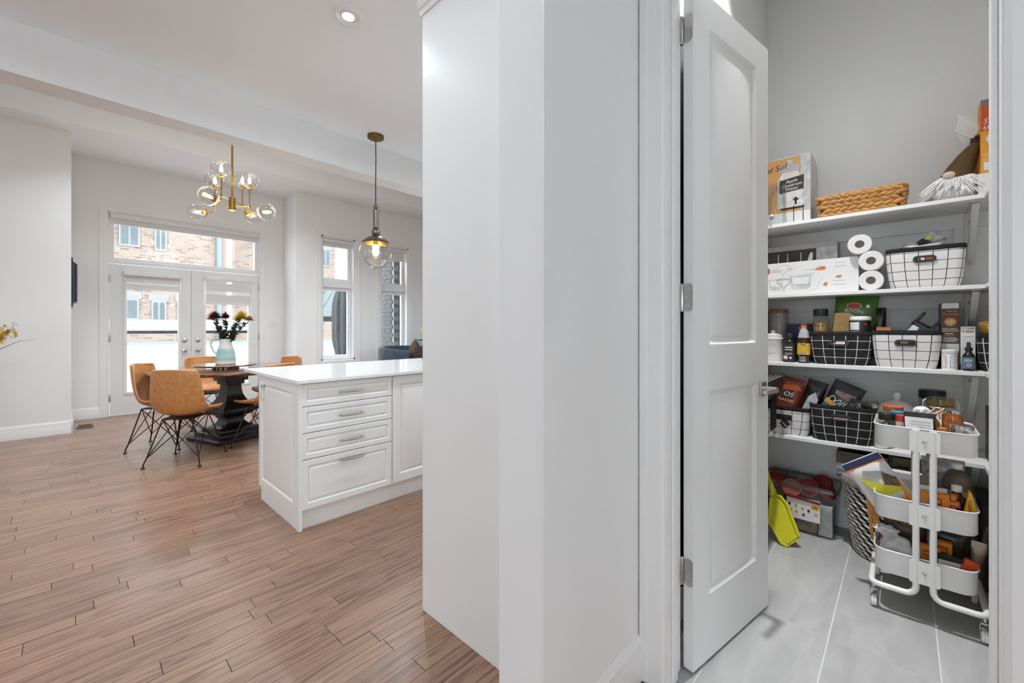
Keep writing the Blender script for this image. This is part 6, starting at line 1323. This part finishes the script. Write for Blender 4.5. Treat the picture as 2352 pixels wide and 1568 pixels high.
for s_ in (-1, 1):
    xx = s_ * (TDX / 2 + 0.0105)
    for py, ey in ((PY[0], 0.165), (PY[1], -0.177)):
        sg_ = 1 if ey > 0 else -1; zb = 0.112; rad = 0.035
        pts = [(xx, py, TR[0][0] + TR[0][1] - 0.002), (xx, py, 0.4), (xx, py, zb + rad)] + [(xx, py + sg_ * rad * (1 - math.cos(q)), zb + rad - rad * math.sin(q)) for q in (0.4, 0.8, 1.2, 1.57)] + [(xx, ey - sg_ * 0.03, zb)] + [(xx - s_ * 0.03 * (1 - math.cos(q)), ey - sg_ * 0.03 + sg_ * 0.03 * math.sin(q), zb) for q in (0.5, 1.0, 1.57)] + [(0, ey, zb)]
        MB().tube(pts, 0.0115, 12).build('frame_tube', ENAM, t)
        # caster
        cx_, cy_ = xx - s_ * 0.012, ey - sg_ * 0.008
        c = MB().lathe([(0.006, 0.085), (0.006, 0.105)], 10, (cx_, cy_, 0)); c.lathe([(0.013, 0.078), (0.015, 0.080), (0.015, 0.086), (0.010, 0.088)], 14, (cx_, cy_, 0))
        for q in (-0.0145, 0.0125): c.prism([(cx_ - 0.012, 0.082), (cx_ + 0.012, 0.082), (cx_ + 0.020, 0.032), (cx_ + 0.014, 0.022), (cx_ + 0.006, 0.030)], cy_ + q, cy_ + q + 0.002, 'y')
        co = c.build('caster', STEEL, t)
        MB().lathe([(0.006, -0.011), (0.018, -0.011), (0.025, -0.008), (0.0265, -0.001), (0.024, 0.0), (0.0265, 0.001), (0.025, 0.008), (0.018, 0.011), (0.006, 0.011)], 26, (cx_ + 0.012, cy_, 0.0268), M=Matrix.Rotation(PI / 2, 4, 'X')).build('wheel', WHT, co)
# --- top tray contents
zt = TR[0][0] + 0.008
def J(name, label, x, y, prof, m, lidprof, lm, cat='jar', z0=zt):
    t = jar(name, label, cat, x, y, z0, prof, m)
    if lidprof: MB().lathe(lidprof, 24).build('lid', lm, t)
    return t
t = J('herb_jar', 'small jar of dried herbs with a black lid at the cart corner', 2.508, 0.055, [(0.025, 0), (0.027, 0.004), (0.027, 0.095), (0.024, 0.102)], JARG, [(0.027, 0.10), (0.028, 0.102), (0.028, 0.128), (0.024, 0.131)], BLKPL)
MB().lathe([(0.025, 0.003), (0.025, 0.08), (0.02, 0.084)], 18).build('herbs', mat('herb_mix', (0.22, 0.21, 0.18), 0.9, var=0.8, vscale=120), t)
t = J('swing_jar', 'jar with an orange checked band in the top cart tray', 2.63, 0.035, [(0.033, 0), (0.034, 0.004), (0.034, 0.12)], JARG, [(0.035, 0.122), (0.036, 0.125), (0.036, 0.146), (0.032, 0.149)], mat('checked_band', S(175, 90, 35), 0.4, var=0.5, vscale=60)); MB().lathe([(0.0365, 0.118), (0.0365, 0.124)], 24).build('band', mat('grey_rubber', (0.35, 0.33, 0.3), 0.6), t); MB().lathe([(0.031, 0.004), (0.031, 0.11), (0.028, 0.112)], 20).build('contents', BLKPL, t)
J('blue_lid_jar', 'small jar with a bright blue lid in the top cart tray', 2.575, 0.018, [(0.025, 0), (0.026, 0.003), (0.026, 0.105)], mat('dim_glass', (0.10, 0.10, 0.10), 0.15), [(0.027, 0.105), (0.028, 0.108), (0.028, 0.13), (0.024, 0.133)], mat('lid_blue', (0.02, 0.22, 0.38), 0.4))
J('red_cap_shaker', 'cream shaker with a red cap behind the black and white pouch', 2.505, 0.008, [(0.017, 0), (0.018, 0.003), (0.018, 0.10)], CREAM, [(0.0185, 0.10), (0.0185, 0.126), (0.016, 0.128)], mat('cap_red', (0.48, 0.03, 0.02), 0.4), 'shaker')
t = pouch('mask_pack', 'black and white printed pouch standing at the front of the top cart tray', 'packet', -0.050, zt, 2.478, 0.10, 0.148, 0.02, BLK, (0, 0.06, 0))
poly(t, 'white_panel', PAPER, [(0.042, 0.004), (-0.043, 0.004), (-0.040, 0.128), (0.046, 0.128)], -0.0125)
for k in range(9): plate(t, 'small_print', GREYP, -0.032, 0.03 if k % 3 else 0.005, 0.02 + k * 0.0115, 0.0212 + k * 0.0115, -0.0138)
t = thing('wire_whisk', 'tangled white elastic cords on top of the pouch', 'cord', (2.60, -0.06, zt + 0.10))
w_ = MB(); [w_.tube([(0.0, 0.035 - 0.02 * k, 0.02), (0.01, 0.02 - 0.03 * k, 0.045 + 0.005 * k), (0.02, -0.03 - 0.01 * k, 0.03), (0.0, -0.06, 0.0 - 0.01 * k)], 0.0022, 6) for k in range(4)]; w_.build('cords', WHT, t); MB().sphere((0.03, 0.0, 0.035), (0.02, 0.03, 0.022), 14, 8).build('puck', WHTM, t)
t = J('clip_jar', 'large clip top glass jar of golden powder on the cart', 2.715, -0.122, [(0.044, 0), (0.048, 0.006), (0.048, 0.13), (0.043, 0.145), (0.043, 0.155)], glass('jar_amber', (0.86, 0.72, 0.42), 0.15, 0.03, 1.3), [(0.046, 0.156), (0.047, 0.16), (0.047, 0.185), (0.04, 0.192)], MATS['jar_amber'])
MB().lathe([(0.042, 0.004), (0.045, 0.008), (0.045, 0.125), (0.04, 0.128)], 26).build('powder', mat('golden_powder', S(205, 155, 80), 0.8, var=0.15, vscale=30), t)
MB().tube([(0.05 * math.cos(a), 0.05 * math.sin(a), 0.152) for a in [2 * PI * i / 30 for i in range(30)]], 0.0018, 5, True).build('clip_wire', STEEL, t); w_ = MB(); [w_.tube([(-0.03, s_ * 0.042, 0.14), (-0.035, s_ * 0.058, 0.155), (-0.025, s_ * 0.056, 0.175), (-0.015, s_ * 0.047, 0.185)], 0.002, 5) for s_ in (-1, 1)]; w_.build('clip_lever', STEEL, t)
t = J('jam_jar', 'orange relish jar with a silver lid on the cart', 2.628, -0.158, [(0.027, 0), (0.03, 0.004), (0.031, 0.02), (0.0305, 0.11), (0.027, 0.134), (0.026, 0.138)], mat('orange_relish', S(165, 90, 40), 0.12, var=0.35, vscale=35), [(0.028, 0.138), (0.029, 0.14), (0.029, 0.152), (0.026, 0.154)], STEEL)
t = J('tin_lid_jar', 'wide jar with a brushed steel lid at the front right of the top tray', 2.515, -0.175, [(0.032, 0), (0.034, 0.004), (0.034, 0.078)], JARG, [(0.0345, 0.078), (0.035, 0.08), (0.035, 0.108), (0.032, 0.11)], STEEL)
t = J('stacked_jar', 'small ribbed glass jar behind the wide steel lidded jar', 2.58, -0.118, [(0.018, 0)] + [(0.018 + 0.001 * (k % 2), 0.008 + k * 0.01) for k in range(9)], JARG, None, None)
tag(MB().lathe([(0.012, 0), (0.016, 0.003), (0.016, 0.008)], 20, M=Matrix.Rotation(0.5, 4, 'Y')).build('bottle_cap', ORANGE, loc=(2.495, -0.118, zt + 0.082)), 'orange bottle cap lying at the tray edge', 'cap')
J('grey_cap_jar', 'low jar filling the middle of the top cart tray', 2.56, -0.062, [(0.03, 0), (0.03, 0.07)], JARG, [(0.031, 0.07), (0.031, 0.085), (0.028, 0.087)], mat('cap_grey', (0.4, 0.4, 0.4), 0.4))
# --- middle tray contents
zm = TR[1][0] + 0.008
SEED = mat('seed_photo', (0.45, 0.44, 0.42), 0.5, var=0.35, vscale=10)
t = pouch('seed_pouch', 'large seed pouch with a blue band and yellow bird leaning out of the cart', 'bag', 0.02, zm, 2.60, 0.165, 0.215, 0.05, PAPER, (0.0, 0.0, 0.0)); t.rotation_euler = (-0.0, 0.12, 0); t.location = (2.56, 0.028, zm + 0.03); t.rotation_euler = (-0.62, 0.0, 0.0); t.scale = (1, 1, 1.0)
poly(t, 'blue_band', NAVYP, [(0.08, 0.184), (-0.08, 0.184), (-0.079, 0.214), (0.079, 0.214)], -0.0165); poly(t, 'orange_band', ORANGE, [(0.08, 0.175), (-0.08, 0.175), (-0.08, 0.184), (0.08, 0.184)], -0.0175)
poly(t, 'photo_print', SEED, [(0.055, 0.06), (-0.06, 0.05), (-0.07, 0.10), (-0.045, 0.14), (0.02, 0.165), (0.05, 0.12)], -0.0262)
poly(t, 'seed_print', mat('seed_dark', (0.13, 0.09, 0.05), 0.7, var=0.8, vscale=60), [(-0.02, 0.085), (-0.072, 0.055), (-0.075, 0.10), (-0.04, 0.135)], -0.0272)
poly(t, 'yellow_shape', mat('bird_lime', (0.62, 0.60, 0.02), 0.5), [(0.052, 0.155), (0.03, 0.125), (-0.02, 0.085), (-0.065, 0.06), (-0.07, 0.045), (-0.02, 0.04), (0.02, 0.058), (0.042, 0.10)], -0.0282); poly(t, 'orange_corner', ORANGE, [(-0.076, 0.10), (-0.066, 0.05), (-0.05, 0.0), (-0.076, 0.0)], -0.0284)
def tea(label, y0, y1, z0, h, x, dep, roty=0.0):
    t = carton('tea_carton', label, 'box', y0, y1, z0, h, x, dep, ORANGE); w = abs(y0 - y1)
    fr_ = MB(); fr_.box(-0.0008, 0, -0.02, 0.02, h * 0.62, h * 0.86); f_ = fr_.build('printed_crest', mat('crest_red', (0.32, 0.07, 0.015), 0.5), t, smooth=False)
    plate(t, 'crest_inside', ORANGE, -0.015, 0.015, h * 0.69, h * 0.80, -0.0009); lines(t, 'small_print', CHOC, -0.03, 0.03, (h * 0.52, h * 0.44), -0.0002, 0.0016); return t
tea('orange tea carton standing at the front of the middle tray', -0.055, -0.140, zm, 0.122, 2.50, 0.03)
tea('second orange tea carton edge beside the small bottle', -0.143, -0.158, zm, 0.124, 2.505, 0.04)
carton('white_packet', 'white packet standing behind the orange tea carton', 'packet', -0.045, -0.135, zm, 0.135, 2.545, 0.012, PAPER)
carton('cream_packet', 'rounded cream tub behind the cart post in the middle tray', 'tub', -0.055, -0.10, zm, 0.13, 2.70, 0.04, mat('khaki_tub', (0.42, 0.38, 0.26), 0.5))
SYR = mat('syrup_brown', (0.045, 0.014, 0.010), 0.08, var=0.2)
t = J('syrup_bottle', 'big round syrup bottle with a white cap in the middle tray', 2.655, -0.170, [(0.040, 0), (0.046, 0.01), (0.046, 0.10), (0.044, 0.115)], SYR, [(0.017, 0.206), (0.018, 0.208), (0.018, 0.226), (0.015, 0.229)], WHT, 'bottle', zm); MB().lathe([(0.044, 0.115), (0.046, 0.14), (0.041, 0.17), (0.026, 0.193), (0.015, 0.2), (0.015, 0.21)], 26).build('shoulder', mat('empty_brown', (0.11, 0.07, 0.05), 0.08), t); curved_label(t, 'label', mat('label_khaki', (0.30, 0.24, 0.13), 0.6), 0.0468, 0.095, 0.118, -1.2, 1.2)
J('vanilla_bottle', 'small dark bottle with a white cap beside the tea carton', 2.552, -0.163, [(0.018, 0), (0.02, 0.003), (0.02, 0.11), (0.012, 0.135)], mat('vanilla_glass', (0.09, 0.02, 0.015), 0.1), [(0.016, 0.135), (0.0165, 0.137), (0.0165, 0.158), (0.014, 0.16)], WHT, 'bottle', zm)
t = thing('chocolate_bar', 'yellow triangular chocolate bar box standing on end in the middle tray', 'chocolate', (2.502, -0.195, zm))
MB().prism([(0.024, 0.0), (-0.022, 0.0), (-0.021, 0.085), (-0.006, 0.152), (0.002, 0.152)], -0.002, 0.03, 'x').build('wrapper', mat('choc_yellow', S(228, 165, 30), 0.4, var=0.1), t, smooth=False); txt(t, 'lettering', 'Toblerone', 0.0165, -0.002, 0.085, -0.0028, DKTXT, -1.45)
pouch('clear_wrap', 'clear wrapped packet behind the syrup bottle', 'packet', -0.13, zm, 2.735, 0.14, 0.225, 0.03, mat('net_film', (0.34, 0.33, 0.32), 0.2, var=0.6, vscale=50))
# --- bottom tray contents
zb = TR[2][0] + 0.008
def blob(label, name, cat, c, r, m, amp=0.14, seed=0):
    def fn(u, v):
        a, e_ = 2 * PI * u, PI * v; q = 1 + amp * math.sin(4 * a + 3 * e_ + seed) * math.sin(e_) + amp * 0.7 * math.sin(7 * e_ - 2 * a + seed) * math.sin(e_)
        return (c[0] + r[0] * q * math.cos(a) * math.sin(e_), c[1] + r[1] * q * math.sin(a) * math.sin(e_), c[2] + r[2] * q * math.cos(e_))
    return tag(MB().grid(fn, 40, 20).build(name, m), label, cat)
blob('knotted white plastic bag in the bottom tray', 'plastic_bag', 'bag', (2.53, 0.022, zb + 0.07), (0.05, 0.055, 0.062), mat('white_film', (0.66, 0.65, 0.65), 0.3, var=0.15, vscale=20, bump=0.5, bscale=50), 0.12)
blob('twisted top of a white plastic bag above the bottom tray', 'bag_knot', 'bag', (2.525, 0.055, zb + 0.145), (0.025, 0.035, 0.022), MATS['white_film'], 0.25, 2)
tea('orange carton lying forward in the bottom tray', -0.052, -0.115, zb, 0.115, 2.535, 0.03); tea('orange carton leaning behind in the bottom tray', -0.085, -0.152, zb, 0.135, 2.575, 0.03)
t = carton('label_packet', 'white backed packet with small print at the front of the bottom tray', 'packet', -0.104, -0.180, zb, 0.108, 2.50, 0.015, BLKPL); plate(t, 'white_panel', PAPER, -0.036, 0.036, 0.0, 0.088, -0.0002); [plate(t, 'small_print', GREYP, -0.03, 0.03, 0.02 + k * 0.009, 0.0212 + k * 0.009, -0.0012) for k in range(7)]
t = carton('orange_packet', 'red orange packet tipped at the right corner of the bottom tray', 'packet', -0.170, -0.212, zb + 0.03, 0.09, 2.487, 0.02, mat('packet_vermilion', S(215, 80, 30), 0.35)); t.rotation_euler = (0.3, 0, 0.1); t.location = (2.487, -0.178, zb + 0.028)
pouch('dark_bag', 'dark crinkled bag at the back of the bottom tray', 'bag', -0.15, zb, 2.66, 0.13, 0.185, 0.06, mat('dark_crinkle', (0.04, 0.034, 0.022), 0.3, var=0.6, vscale=35))
t = pouch('brown_packet', 'brown packet with a gold chain print behind the plastic bag', 'packet', -0.005, zb, 2.645, 0.15, 0.18, 0.05, mat('brown_packet_film', (0.075, 0.045, 0.032), 0.4, var=0.5, vscale=20)); w_ = MB(); [w_.tube([(-0.028, -0.03 + 0.012 * k + 0.008 * math.cos(q), 0.155 + 0.004 * k + 0.005 * math.sin(q)) for q in [2 * PI * i / 10 for i in range(10)]], 0.0014, 5, True) for k in range(4)]; w_.build('chain_print', AMBER, t)
# gold trimmed ribbons at the left of the cart
t = thing('ribbon_roll', 'brown ribbons with gold edges hanging beside the wicker basket', 'ribbon', (2.72, 0.118, 0.19))
for k in range(3):
    o = MB().add([(0.005 * k, 0.0 - 0.022 * k, 0.0), (0.005 * k, -0.014 - 0.022 * k, 0.0), (0.0, 0.006 - 0.008 * k, 0.19), (0.0, 0.018 - 0.008 * k, 0.19)], [(0, 1, 2, 3)]); m_ = MB(); m_.add([(0.005 * k, 0.0 - 0.022 * k, 0.0), (0.005 * k, -0.014 - 0.022 * k, 0.0), (0.0, 0.006 - 0.008 * k, 0.19), (0.0, 0.018 - 0.008 * k, 0.19)], [(0, 1, 2, 3)]); o = m_.build('ribbon', mat('ribbon_gold', S(170, 115, 40), 0.5, var=0.5, vscale=60), t, smooth=False, fix=False); o.modifiers.new('th', 'SOLIDIFY').thickness = 0.002
